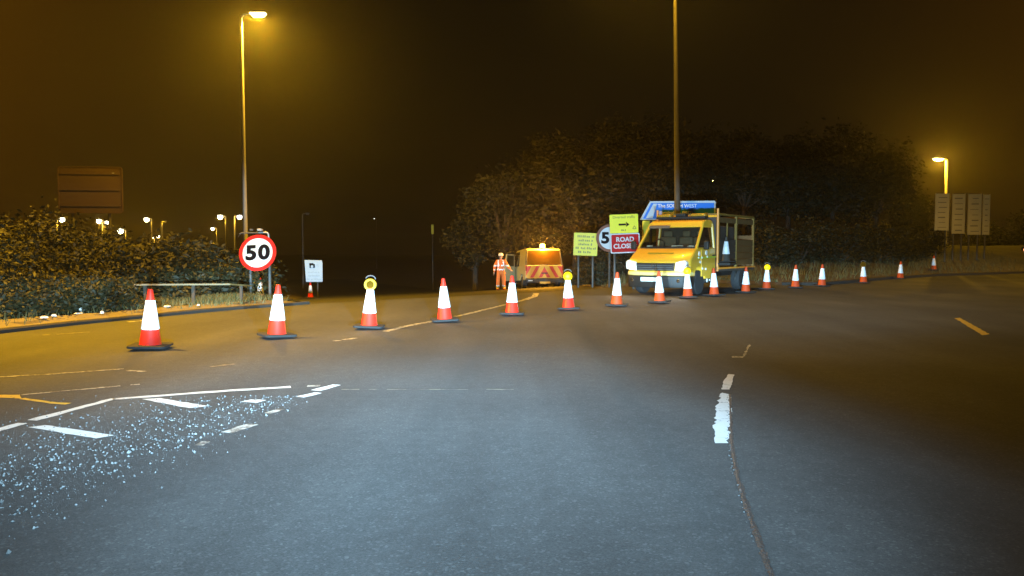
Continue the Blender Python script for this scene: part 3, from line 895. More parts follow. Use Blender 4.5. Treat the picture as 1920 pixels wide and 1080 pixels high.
# bent tube frame and lamp unit above the left 50 sign
MB().tube([(-0.05, 0.26, zc + 0.505), (0.12, 0.26, zc + 0.51), (0.17, 0.26, zc + 0.50), (0.195, 0.26, zc + 0.46), (0.20, 0.26, zc + 0.2)], 0.022, 8).build('bent_tube', M['galv'], t, smooth=True)
MB().tube([(-0.56, 0.26, zc + 0.40), (-0.53, 0.26, zc + 0.47), (-0.47, 0.26, zc + 0.50), (-0.05, 0.26, zc + 0.50)], 0.020, 8).build('bent_tube', M['galv_dark'], t, smooth=True)
MB().box((-0.01, 0.24, zc + 0.575), (0.12, 0.12, 0.06)).build('sign_lamp_box', M['galv'], t, bevel=0.01)
MB().box((-0.22, 0.24, zc + 0.575), (0.09, 0.08, 0.05)).build('sign_lamp_box', M['galv_dark'], t, bevel=0.01)
speed_sign(1144, 446.5, 25.5, 0.915, 'round 50 sign half covered by the road closed board', red='signred_old', white='signwhite2', posts=(0,))

# white camera sign on the slip road
c = at(588, 508, 38); g0 = tz(c.x, c.y)
t = empty('camera_sign', (c.x, c.y, g0), R(6)); tag(t, 'white speed camera sign on the left of the dark slip road', 'road sign')
zc = c.z - g0
w, h = 0.86, 1.08
f = MB().slab([(-w / 2, h / 2), (w / 2 - 0.03, h / 2 - 0.02), (w / 2, h * 0.36), (w / 2, -h / 2), (-w / 2 + 0.06, -h / 2)], -0.01, 0.01)
panel = f.build('panel', M['signwhite'], t, bevel=0.004); panel.location = (0, 0, zc)
def cam_symbol(parent):
    m = MB()
    m.box((-0.10, -0.015, 0.33), (0.20, 0.006, 0.10)); m.box((-0.06, -0.015, 0.22), (0.26, 0.006, 0.13)); m.box((0.03, -0.015, 0.30), (0.07, 0.006, 0.08))
    m.build('camera_symbol', M['signblack'], parent)
    MB().lathe([(0.065, -0.020), (0.065, -0.019)], 20, (-0.07, 0, 0.22), 'y').build('camera_lens_symbol', M['signwhite'], parent)
    q = MB()
    for k in range(3): q.box((0.14 + 0.045 * k, -0.013, 0.27), (0.018, 0.004, 0.10 + 0.03 * k))
    q.build('camera_flash_symbol', M['signtext_b'], parent)
cam_symbol(panel)
word_bars(3, 0.66, -0.06, 0.17, 0.085, -0.012, M['signtext_b'], panel, 4)
for x in (-0.18, 0.18): sign_post(t, x, -0.3, zc + 0.4, y=0.06)

# left yellow notice
c = at(1098, 458, 27.0); g0 = gh(c.x, c.y)
t = empty('notice_board', (c.x, c.y, g0), R(-4)); tag(t, 'plain yellow notice board with small faded text, left of the 50 sign', 'road sign', 'yellow boards')
zc = c.z - g0
p_ = MB().slab(rrect(0.83, 0.79, 0.03), -0.008, 0.008).build('panel', M['signyellow'], t); p_.location = (0, 0, zc); p_.rotation_euler = (0, R(2.2), 0)
word_bars(5, 0.70, 0.27, 0.135, 0.075, -0.010, M['signtext_y'], p_, 9)
for x in (-0.25, 0.25): sign_post(t, x, -0.3, zc + 0.3)

# diversion board over the road closed board, one frame
c = at(1171, 438, 24.3); g0 = gh(c.x, c.y)
t = empty('road_closed_sign', (c.x, c.y, g0), R(3)); tag(t, 'red ROAD CLOSED board under a yellow diversion arrow board, left of the truck', 'road sign')
zc = c.z - g0
up = empty('diversion_panel', (-0.02, 0, zc + 0.31)); up.parent = t; up.rotation_euler = (0, R(-2.2), 0)
MB().slab(rrect(0.90, 0.585, 0.03), -0.008, 0.008).build('panel', M['signyellow'], up)
lettering('Diverted traffic', 0.115, 0, -0.012, 0.205, M['signtext_y'], up, bold=0.01)
a = MB()
a.slab([(-0.17, -0.055), (0.06, -0.055), (0.06, 0.005), (-0.17, 0.005)], -0.013, -0.0085)
a.slab([(0.055, -0.105), (0.17, -0.025), (0.055, 0.055), (0.075, -0.025)], -0.013, -0.0085)
a.build('arrow', M['signblack'], up)
tr = MB()
for p0, p1 in (((0.27, -0.17), (0.38, -0.17)), ((0.27, -0.17), (0.325, -0.075)), ((0.38, -0.17), (0.325, -0.075))):
    v = Vector((p1[0] - p0[0], p1[1] - p0[1])); nn = Vector((-v.y, v.x)).normalized() * 0.010
    tr.slab([(p0[0] - nn.x, p0[1] - nn.y), (p1[0] - nn.x, p1[1] - nn.y), (p1[0] + nn.x, p1[1] + nn.y), (p0[0] + nn.x, p0[1] + nn.y)], -0.012 - 0.0005 * len(tr.v) / 8, -0.0085)
tr.build('triangle_symbol', M['signtext_y'], up)
word_bars(1, 0.25, -0.20, 0.1, 0.05, -0.010, M['signtext_y'], up, 3, 'small_print')
lo = empty('road_closed_panel', (0.02, 0, zc - 0.30)); lo.parent = t; lo.rotation_euler = (0, R(-2.2), 0)
MB().slab(rrect(0.93, 0.62, 0.05), -0.006, 0.008).build('white_border', M['signwhite2'], lo)
MB().slab(rrect(0.86, 0.55, 0.035), -0.0085, -0.0062).build('red_field', M['signred'], lo)
lettering('ROAD', 0.20, 0.0, -0.012, 0.115, M['signwhite2'], lo, bold=0.03, spacing=1.02)
lettering('CLOSED', 0.20, 0.0, -0.012, -0.095, M['signwhite2'], lo, bold=0.03, spacing=1.0)
for x in (-0.30, 0.30): sign_post(t, x, -0.4, zc + 0.5)

# yellow board behind the truck
c = at(1228, 434, 29); g0 = gh(c.x, c.y)
t = empty('notice_board', (c.x, c.y, g0)); tag(t, 'yellow board mostly hidden behind the truck cab, under the blue sign', 'road sign', 'yellow boards')
p_ = MB().slab(rrect(0.95, 0.8, 0.03), -0.008, 0.008).build('panel', M['signyellow'], t); p_.location = (0, 0, c.z - g0)
MB().slab(rrect(0.85, 0.7, 0.02), -0.0095, -0.0082).build('field', M['signyellow'], p_)
for x in (-0.3, 0.3): sign_post(t, x, -0.4, c.z - g0 + 0.3)

# blue flag-type direction sign
d = 28.8
tl, trp, br, bl = at(1221, 378, d), at(1341, 376, d), at(1340, 405, d), at(1201, 411, d)
bl2, br2 = at(1203, 409, d), at(1340, 409, d)
c = at(1272, 392, d); g0 = gh(c.x, c.y)
t = empty('direction_sign', (c.x, c.y, g0)); tag(t, 'blue motorway direction sign with slanted left end above the truck', 'road sign')
zc = c.z - g0
sc = d / F_PX
def pp(px, py): return ((px - 1272) * sc, -(py - 392) * sc)
outer = [pp(1200, 412), pp(1341, 412), pp(1341.5, 379), pp(1339.5, 376.5), pp(1219, 377.5)]
pan = MB().slab(outer, -0.012, 0.02).build('white_border', M['signwhite'], t); pan.location = (0, 0, zc)
inner = [pp(1205.5, 410), pp(1338.5, 410), pp(1338.5, 380.5), pp(1221, 380.5)]
MB().slab(inner, -0.015, -0.0125).build('blue_field', M['signblue'], pan)
MB().slab([pp(1211, 409), pp(1224, 409), pp(1232, 382), pp(1225, 382)], -0.018, -0.0155).build('white_patch', M['signwhite'], pan)
lettering('The SOUTH WEST', 0.18, *(pp(1233, 385)[0],), -0.019, pp(0, 386.3)[1], M['signtext_w'], pan, bold=0.022, align='LEFT', spacing=1.0)
lettering('Birmingham (M42)', 0.166, pp(1236, 0)[0], -0.019, pp(0, 399.0)[1], M['signtext_w'], pan, bold=0.022, align='LEFT')
lettering('m', 0.15, pp(1321, 0)[0], -0.019, pp(0, 400)[1], M['signtext_w'], pan, bold=0.02, align='LEFT')
for x in (-1.0, 1.0): sign_post(t, x, -0.4, zc + 0.2, y=0.08, r=0.05)

# four tall boards on the far right
PAN = [(1767, 22, 363, 432), (1798, 20, 364, 438), (1828, 21, 364, 440), (1850, 10, 365, 440)]
for i, (px, wpx, y0, y1) in enumerate(PAN):
    d = 46 + 0.7 * i
    a, b = at(px, y0, d), at(px, y1, d)
    g0 = gh(a.x, a.y)
    t = empty('tall_board', (a.x, a.y, g0), R(-8)); tag(t, f'{["leftmost", "second from left", "third from left", "narrow rightmost"][i]} of four tall pale boards under the far right lamp', 'sign board', 'tall boards by the far lamp')
    w, h = wpx * d / F_PX, a.z - b.z
    pn = MB().slab(rrect(w, h, 0.02), -0.03, 0.03).build('panel', M['panel_grey'], t); pn.location = (0, 0, (a.z + b.z) / 2 - g0)
    q = MB(); rr_ = random.Random(20 + i)
    for k in range(7):
        z = h / 2 - (k + 0.8) * h / 7.4
        q = MB().box((rr_.uniform(-.04, .06) * w, -0.034, z), (w * rr_.uniform(0.45, 0.8), 0.006, rr_.choice((0.05, 0.035, 0.07))))
        q.build('print_line', M['panel_line'], pn)
    fr = MB()
    fr.box((-w / 2 - 0.02, 0, 0), (0.036, 0.08, h + 0.06)); fr.box((w / 2 + 0.02, 0, 0), (0.036, 0.08, h + 0.06))
    fr.build('edge_frame', M['panel_grey'], pn)
    for x in ((-w * 0.36, w * 0.36) if i < 3 else (0,)): sign_post(t, x, -0.3, b.z - g0 + 0.3, y=0.08, r=0.05)

# large sign seen from behind, over the left shrubs
d = 38.5
a, b = at(112, 312, d), at(228, 400, d)
c = (a + b) / 2
g0 = gh(c.x, c.y)
t = empty('large_sign', (c.x, c.y, g0), R(8)); tag(t, 'large dim sign seen from behind above the left shrubs', 'road sign')
w, h = b.x - a.x, a.z - b.z
pn = MB().slab(rrect(w, h, 0.16), -0.02, 0.02).build('panel', M['signback'], t); pn.location = (0, 0, c.z - g0)
e = MB()
o2 = rrect(w, h, 0.16); i2 = rrect(w - 0.09, h - 0.09, 0.13)
n = len(o2)
vs = [(x, -0.05, z) for x, z in o2] + [(x, -0.05, z) for x, z in i2] + [(x, -0.021, z) for x, z in o2] + [(x, -0.021, z) for x, z in i2]
fs = []
for k in range(n):
    j = (k + 1) % n
    fs += [(k, j, n + j, n + k), (k, 2 * n + k, 2 * n + j, j), (n + k, n + j, 3 * n + j, 3 * n + k)]
e.add(vs, fs).build('rim', M['signback'], pn)
for k in (-1, 0, 1):
    MB().box((0, -0.045, k * h * 0.34), (w * 0.92, 0.045, 0.07)).build('rail', M['signback'], pn)
for x in (-w * 0.30, w * 0.27):
    MB().tube([(x, 0.12, -0.5), (x, 0.12, c.z - g0 + h * 0.42)], 0.07, 12).build('post', M['galv_dark'], t, smooth=True)
MB().box((w * 0.36, -0.06, h * 0.36), (0.10, 0.03, 0.05)).build('maker_plate', M['galv'], pn)

# small far marker on the slip road, pale upright, and an unlit far lamp
p = at(811, 440, 70); g0 = tz(p.x, p.y)
t = empty('marker_post', (p.x, p.y, g0)); tag(t, 'thin yellow marker standing far down the dark slip road', 'marker post')
MB().tube([(0, 0, -0.3), (0, 0, at(811, 439, 70).z - g0)], 0.05, 8).build('pole', M['galv_dark'], t)
MB().box((0, -0.03, at(811, 430, 70).z - g0), (0.22, 0.05, 0.85)).build('yellow_strip', M['signyellow'], t, bevel=0.01)
p = at(567, 402, 90); g0 = tz(p.x, p.y)
street_lamp('far_lamp', (p.x, p.y, g0), p.z - g0, (0.4, 0, 0.08), 'faint unlit far lamp column above the camera sign', lens='galv', group='far lamps beyond the junction', head=(0.5, 0.3), r=(0.09, 0.06))

# red signal at the right edge
p = at(1921, 468, 55); g0 = gh(p.x, p.y)
t = empty('traffic_signal', (p.x, p.y, g0)); tag(t, 'red traffic signal at the right edge of the picture', 'traffic light')
z = p.z - g0
MB().tube([(0, 0.08, -0.3), (0, 0.08, z + 0.3)], 0.055, 10).build('pole', M['galv_dark'], t, smooth=True)
hd = MB().box((0, 0, z - 0.28), (0.34, 0.22, 0.95)).build('signal_head', M['dark_trim'], t, bevel=0.03)
for k, mt in enumerate(('red_lens', 'amber_lens_off', 'amber_lens_off')):
    MB().lathe([(0.12, -0.11), (0.11, -0.135), (0.05, -0.15)], 20, (0, 0, z - 0.28 * k), 'y').build('lens', M[mt], hd, smooth=True)
    MB().tube([(0.13 * math.cos(R(q)), -0.2, z - 0.28 * k + 0.13 * math.sin(R(q))) for q in range(0, 181, 20)], 0.012, 6).build('visor', M['dark_trim'], hd)

# ------------------------------------------------------------------ guard rail on the left verge
def guard_rail():
    line = [at(-70, 551, 13.6), at(60, 542, 14.4), at(240, 534, 15.5), at(430, 533, 16.4), at(470, 536, 17.4)]
    base = line[2]
    t = empty('guard_rail', (base.x, base.y, gh(base.x, base.y)))
    tag(t, 'low steel guard rail running through the left shrubs', 'guard rail')
    o = Vector(t.location)
    m = MB()
    for a, b in zip(line[:-1], line[1:]):
        mid = (a + b) / 2 - o; dv = b - a
        m.box(mid, (dv.length + 0.01, 0.05, 0.032), (0, -math.atan2(dv.z, math.hypot(dv.x, dv.y)), math.atan2(dv.y, dv.x)))
    m.build('rail_beam', M['rail'], t)
    for a, b, k in ((0, 1, 0.5), (1, 2, 0.5), (2, 3, 0.15), (2, 3, 0.62), (3, 4, 0.5)):
        q = line[a].lerp(line[b], k) - o
        MB().box((q.x, q.y + 0.055, (q.z - 0.35) / 2 - 0.1), (0.06, 0.045, q.z + 0.55)).build('rail_post', M['bark'], t)
guard_rail()

# ------------------------------------------------------------------ yellow truck
def wheel(parent, x, y, r, w, side):
    t = MB().lathe([(r * 0.62, -w / 2), (r * 0.93, -w / 2), (r, -w / 2 + 0.03), (r, w / 2 - 0.03), (r * 0.93, w / 2), (r * 0.62, w / 2)], 28, (x, y, r), 'x').build('wheel', M['tyre'], parent, smooth=True)
    MB().lathe([(r * 0.61, -w * 0.42), (r * 0.5, -w * 0.46), (r * 0.2, -w * 0.40), (r * 0.12, -w * 0.5), (r * 0.12, w * 0.5), (r * 0.2, w * 0.40), (r * 0.5, w * 0.46), (r * 0.61, w * 0.42)], 20, (x, y, r), 'x').build('rim', M['rim'], t, smooth=True)

def tapered(prof, width, mb=None, z_t=1.0, k=0.11, nseg=1, nose=0.0):
    # side profile (y,z) swept over the width, narrowing above z_t and at the nose
    mb = mb or MB()
    xs = [-1, -0.93, -0.6, 0, 0.6, 0.93, 1]
    n = len(prof)
    vs = []
    for u in xs:
        for y, z in prof:
            s = 1 - k * max(0, z - z_t)
            yy = y + (nose * (abs(u) ** 3) * max(0.0, 1 - y / 0.6) if nose and y < 0.6 else 0)
            vs.append((u * width / 2 * s, yy, z))
    fs = []
    for i in range(len(xs) - 1):
        for j in range(n):
            fs.append((i * n + j, i * n + (j + 1) % n, (i + 1) * n + (j + 1) % n, (i + 1) * n + j))
    fs += [tuple(range(n)), tuple((len(xs) - 1) * n + j for j in range(n))[::-1]]
    return mb.add(vs, fs)

def truck():
    th = R(36)
    fl = at(1170, 551, 21.6)                       # front corner on the left of the picture
    Wd = 1.86
    fc = Vector((fl.x, fl.y, 0)) + Vector((math.cos(th), -math.sin(th), 0)) * Wd / 2
    t = empty('works_truck', (fc.x, fc.y, 0), -th)
    tag(t, 'yellow highway works truck with headlamps lit, parked behind the cones', 'truck')
    hw = Wd / 2
    # cab shell: hood, pillars and roof are separate so that the glass is real
    lower = [(0.04, 0.50), (0.0, 0.62), (0.02, 0.92), (0.10, 1.00), (0.72, 1.27), (1.02, 1.30), (2.02, 1.30), (2.06, 1.28), (2.06, 0.42), (1.25, 0.42), (1.22, 0.60), (1.10, 0.76), (0.90, 0.82), (0.68, 0.76), (0.56, 0.60), (0.52, 0.50)]
    tapered(lower, Wd, nose=0.26, z_t=0.95, k=0.10).build('cab_body', M['amber_paint'], t, bevel=0.05, smooth=True, seg=4)
    roofp = [(1.27, 1.865), (1.40, 2.03), (1.62, 2.09), (1.95, 2.09), (2.06, 2.05), (2.06, 1.865)]
    tapered(roofp, Wd, z_t=0.95, k=0.115).build('cab_roof', M['amber_paint'], t, bevel=0.03, smooth=True)
    def hx(z): return hw * (1 - 0.11 * (z - 0.95)) - 0.03
    for s in (-1, 1):
        MB().tube([(s * hx(1.27), 0.76, 1.27), (s * hx(1.97), 1.40, 1.985)], 0.042, 8).build('a_pillar', M['amber_paint'], t, smooth=True)
        MB().tube([(s * hx(1.28), 2.02, 1.28), (s * hx(1.98), 2.02, 1.98)], 0.05, 8).build('b_pillar', M['amber_paint'], t, smooth=True)
        # door glass and door line
        g = MB(); g.add([(s * hx(1.30), 0.86, 1.30), (s * hx(1.30), 1.99, 1.30), (s * hx(1.95), 1.99, 1.95), (s * hx(1.95), 1.42, 1.95)], [(0, 1, 2, 3)])
        g.build('door_window', M['dark_glass'], t)
        dr = MB(); dr.side([(0.98, 0.50), (1.98, 0.50), (1.98, 1.27), (0.98, 1.24)], s * (hw - 0.02), s * (hw + 0.006))
        dr.build('door', M['amber_paint'] if s < 0 else M['amber_paint'], t, bevel=0.008)
        MB().box((s * (hw + 0.02), 1.82, 1.08), (0.03, 0.15, 0.035)).build('door_handle', M['dark_trim'], t, bevel=0.008)
        MB().side([(0.70, 0.985), (2.04, 1.015), (2.04, 1.06), (0.70, 1.03)], s * (hw + 0.009), s * (hw + 0.014)).build('side_stripe', M['lime'], t)
        # mirror on its arm
        MB().tube([(s * (hw - 0.02), 0.95, 1.34), (s * (hw + 0.12), 0.90, 1.36)], 0.018, 6).build('mirror_arm', M['dark_trim'], t)
        mr = MB().box((s * (hw + 0.17), 0.90, 1.36), (0.15, 0.09, 0.24)).build('mirror', M['dark_trim'], t, bevel=0.03)
        MB().box((s * (hw + 0.17), 0.952, 1.36), (0.11, 0.006, 0.19)).build('mirror_glass', M['chrome'], mr)
        # lamps
        hl = MB().slab([(s * 0.56, 0.66), (s * 0.90, 0.70), (s * 0.90, 0.90), (s * 0.84, 0.96), (s * 0.58, 0.90)], -0.012, 0.14).build('headlamp_unit', M['reflector_glint'], t, bevel=0.02)
        hl.location = (0, 0.05, 0)
        cl = MB().lathe([(0.085, -0.02), (0.07, -0.035), (0.03, -0.045)], 20, (s * 0.71, 0.03, 0.80), 'y').build('headlamp_lens', M['head_lit'], t, smooth=True)
        MB().box((s * 0.85, 0.085, 0.78), (0.06, 0.08, 0.12)).build('indicator', M['amber_lens_off'], t, bevel=0.01)
        MB().lathe([(0.05, -0.015), (0.045, -0.03), (0.02, -0.035)], 14, (s * 0.68, 0.03, 0.40), 'y').build('fog_lamp', M['chrome'], t, smooth=True)
        l = bpy.data.lights.new('lamp_light', 'SPOT'); l.energy = 60; l.color = (1, 0.93, 0.85); l.spot_size = R(100); l.spot_blend = 0.9; l.shadow_soft_size = 0.07
        o = bpy.data.objects.new('lamp_light', l); COL.objects.link(o); o.parent = t; o.location = (s * 0.71, -0.06, 0.80); o.rotation_euler = (R(82), 0, R(180))
    # windscreen
    MB().add([(-hx(1.28), 0.735, 1.285), (hx(1.28), 0.735, 1.285), (hx(1.88), 1.30, 1.885), (-hx(1.88), 1.30, 1.885)], [(0, 1, 2, 3)]).build('windscreen', M['glass'], t)
    MB().box((0, 0.93, 1.285), (1.62, 0.40, 0.05)).build('dashboard', M['dark_trim'], t, bevel=0.02)
    for x, w_ in ((-0.45, 0.5), (0.12, 0.42), (0.56, 0.42)):
        st = MB().box((x, 1.80, 1.28), (w_, 0.16, 0.66), (R(-8), 0, 0)).build('seat', M['seat'], t, bevel=0.05)
        MB().box((x, 1.83, 1.70), (w_ * 0.55, 0.10, 0.18)).build('headrest', M['seat'], st, bevel=0.04)
    MB().tube([(-0.45 + 0.19 * math.cos(R(a)), 1.16 + 0.06 * math.sin(R(a)), 1.36 + 0.17 * math.sin(R(a))) for a in range(0, 361, 24)], 0.014, 6).build('steering_wheel', M['dark_trim'], t)
    for i, (x, z) in enumerate(((0.15, 1.335), (0.32, 1.34), (-0.62, 1.335), (0.62, 1.335))):
        MB().box((x, 0.95, z), (0.16, 0.10, 0.05), (0, 0, 0.3 * i)).build('paper_on_dash', M['litter'], t, bevel=0.008)
    for s in (-1, 1):
        MB().tube([(s * 0.36 - 0.30, 0.722, 1.30), (s * 0.36 + 0.28, 0.76, 1.345)], 0.010, 6).build('wiper', M['dark_trim'], t)
    MB().box((-0.30, 0.92, 1.88 + 0.0), (0.62, 0.02, 0.09), (R(-40), 0, 0)).build('sun_visor', M['seat'], t)
    # nose
    MB().slab([(-0.54, 0.665), (0.54, 0.665), (0.56, 0.875), (-0.56, 0.875)], -0.012, 0.10).build('grille', M['dark_trim'], t, bevel=0.012)
    for z in (0.70, 0.755, 0.81):
        MB().box((0, -0.014, z), (1.04, 0.012, 0.016)).build('grille_bar', M['handle_grey'], t)
    em = MB(); n = 28
    prof = [(0.088, -0.030), (0.088, -0.018), (0.074, -0.018), (0.074, -0.030)]
    em.add([(r * math.cos(2 * math.pi * k / n), y, 0.79 + r * math.sin(2 * math.pi * k / n)) for r, y in prof for k in range(n)],
           [(i * n + k, i * n + (k + 1) % n, ((i + 1) % 4) * n + (k + 1) % n, ((i + 1) % 4) * n + k) for i in range(4) for k in range(n)])
    emb = em.build('emblem', M['chrome'], t, smooth=True)
    zz = MB()
    for pts in (((-0.035, 0.86), (0, 0.80), (0.035, 0.86)), ((-0.066, 0.82), (-0.03, 0.73), (0, 0.785), (0.03, 0.73), (0.066, 0.82))):
        zz.tube([(x, -0.026, z) for x, z in pts], 0.008, 6)
    zz.build('emblem_strokes', M['chrome'], emb)
    tapered([(-0.05, 0.535), (-0.055, 0.60), (-0.02, 0.64), (0.25, 0.64), (0.25, 0.535)], Wd + 0.02, nose=0.27).build('bumper_band', M['cream_bumper'], t, bevel=0.015, smooth=True)
    tapered([(-0.02, 0.20), (-0.06, 0.32), (-0.05, 0.53), (0.5, 0.53), (0.5, 0.34), (0.25, 0.20)], Wd, nose=0.27).build('lower_bumper', M['dark_trim'], t, bevel=0.02, smooth=True)
    pl = MB().slab(rrect(0.52, 0.112, 0.012), -0.082, -0.072).build('number_plate', M['plate'], t); pl.location = (-0.12, 0, 0.43)
    hs = MB().slab([(-0.40, -0.035), (0.36, -0.035), (0.36, 0.035), (-0.40, 0.035)], -0.004, 0.004).build('bonnet_lettering_strip', M['signtext_y'], t)
    hs.location = (0.0, 0.40, 1.14); hs.rotation_euler = (R(-66), 0, 0)
    # frame behind the cab with light bar
    fz = 2.42
    for s in (-1, 1):
        MB().tube([(s * (hw + 0.01), 2.13, 0.62), (s * (hw + 0.01), 2.13, fz)], 0.035, 8).build('hoop_post', M['orange_rail'], t, smooth=True)
    MB().tube([(-hw, 2.13, 2.20), (hw, 2.13, 2.20)], 0.03, 8).build('hoop_bar', M['amber_paint'], t, smooth=True)
    lb = MB().box((0.02, 1.72, 2.155), (1.50, 0.26, 0.07)).build('light_bar', M['dark_trim'], t, bevel=0.02)
    for x in (-0.50, 0.55):
        MB().box((x, 1.72, 2.225), (0.46, 0.24, 0.085), taper=0.9).build('amber_module', M['beacon_off'], lb, bevel=0.03)
    MB().box((0.02, 1.72, 2.235), (0.30, 0.22, 0.10)).build('centre_module', M['dark_trim'], lb, bevel=0.02)
    # chassis and body
    MB().box((0, 3.7, 0.52), (0.9, 3.3, 0.16)).build('chassis', M['dark_trim'], t)
    MB().box((0, 3.76, 0.655), (Wd, 3.10, 0.09)).build('bed_floor', M['board_dark'], t)
    for s in (-1, 1):
        MB().box((s * (hw + 0.012), 3.76, 0.70), (0.05, 3.14, 0.05)).build('orange_rail', M['orange_rail'], t, bevel=0.008)
        for y in (2.26, 3.72, 5.26):
            MB().box((s * (hw - 0.03), y, 1.46), (0.07, 0.07, 1.56)).build('body_post', M['cage'], t, bevel=0.006)
        MB().box((s * (hw - 0.03), 3.76, 2.26), (0.06, 3.07, 0.06)).build('top_rail', M['cage'], t, bevel=0.006)
        for y, L in ((2.99, 1.34), (4.49, 1.42)):
            MB().box((s * (hw - 0.03), y, 2.10), (0.03, L, 0.15)).build('header_board', M['board'], t)
        for k in range(4):
            MB().box((s * (hw - 0.03), 4.49, 0.86 + k * 0.195), (0.03, 1.42, 0.185)).build('side_board', M['board'], t)
        for k in range(4):
            MB().box((s * (hw - 0.03), 2.99, 0.86 + k * 0.195), (0.03, 1.34, 0.185)).build('side_board', M['board_dark'], t)
        MB().box((s * (hw - 0.03), 2.99, 1.78), (0.03, 0.05, 0.52)).build('window_bar', M['cage'], t)
    MB().box((0, 5.27, 1.20), (Wd - 0.15, 0.03, 0.98)).build('tail_board', M['board'], t)
    MB().box((0, 2.24, 1.45), (Wd - 0.15, 0.03, 1.5)).build('head_board', M['board_dark'], t)
    MB().box((0, 5.28, 2.26), (Wd - 0.1, 0.06, 0.06)).build('top_rail', M['cage'], t)
    MB().box((0, 2.25, 2.26), (Wd - 0.1, 0.06, 0.06)).build('top_rail', M['cage'], t)
    MB().box((0.2, 3.6, 1.5), (0.9, 1.3, 0.9)).build('load_box', M['board_dark'], t, bevel=0.02)
    MB().box((-0.1, 3.9, 2.0), (0.5, 0.5, 0.12)).build('load_sheet', M['board'], t, bevel=0.02)
    # white discs painting in the glints on the glossy dark side
    for y, z, w_ in ((0.78, 1.13, .10), (1.28, 1.15, .10), (1.36, 1.045, .05), (0.98, 1.02, .05), (0.86, 0.90, .06), (1.02, 0.72, .05), (1.26, 0.70, .05), (1.42, 0.38, .08), (1.88, 0.39, .05), (1.62, 0.385, .04), (0.74, 1.02, .04)):
        for s in (-1, 1):
            MB().lathe([(w_ * 0.66, -0.006), (w_ * 0.6, 0.012)], 12, (s * (hw + 0.018 if z > 0.45 else hw - 0.01), y, z), 'x').build('side_glint', M['reflector_glint'], t)
    for s in (-1, 1):
        MB().box((s * (hw - 0.05), 1.65, 0.36), (0.06, 0.80, 0.10)).build('side_step', M['dark_trim'], t, bevel=0.01)
        wheel(t, s * (hw - 0.13), 0.90, 0.335, 0.22, s)
        wheel(t, s * (hw - 0.15), 4.30, 0.335, 0.26, s)
        ar = MB()
        n = 12
        ar.tube([(s * (hw - 0.1), 4.30 + 0.43 * math.cos(math.pi * k / n), 0.30 + 0.42 * math.sin(math.pi * k / n)) for k in range(n + 1)], 0.03, 6)
        ar.build('mudguard', M['dark_trim'], t)
    # cone carried on the side of the body
    q = t.matrix_basis @ Vector((hw + 0.20, 2.30, 0.96))
    t2 = cone((q.x, q.y, 0.86), 'cone carried on the truck behind the cab door, sleeve shining', rz=0.2, body='board_dark', group='cones on the slip road')
    sh = MB().box((hw + 0.20, 2.36, 0.832), (0.40, 0.50, 0.05)).build('cone_rack', M['dark_trim'], t)
    return t
TRUCK = truck()

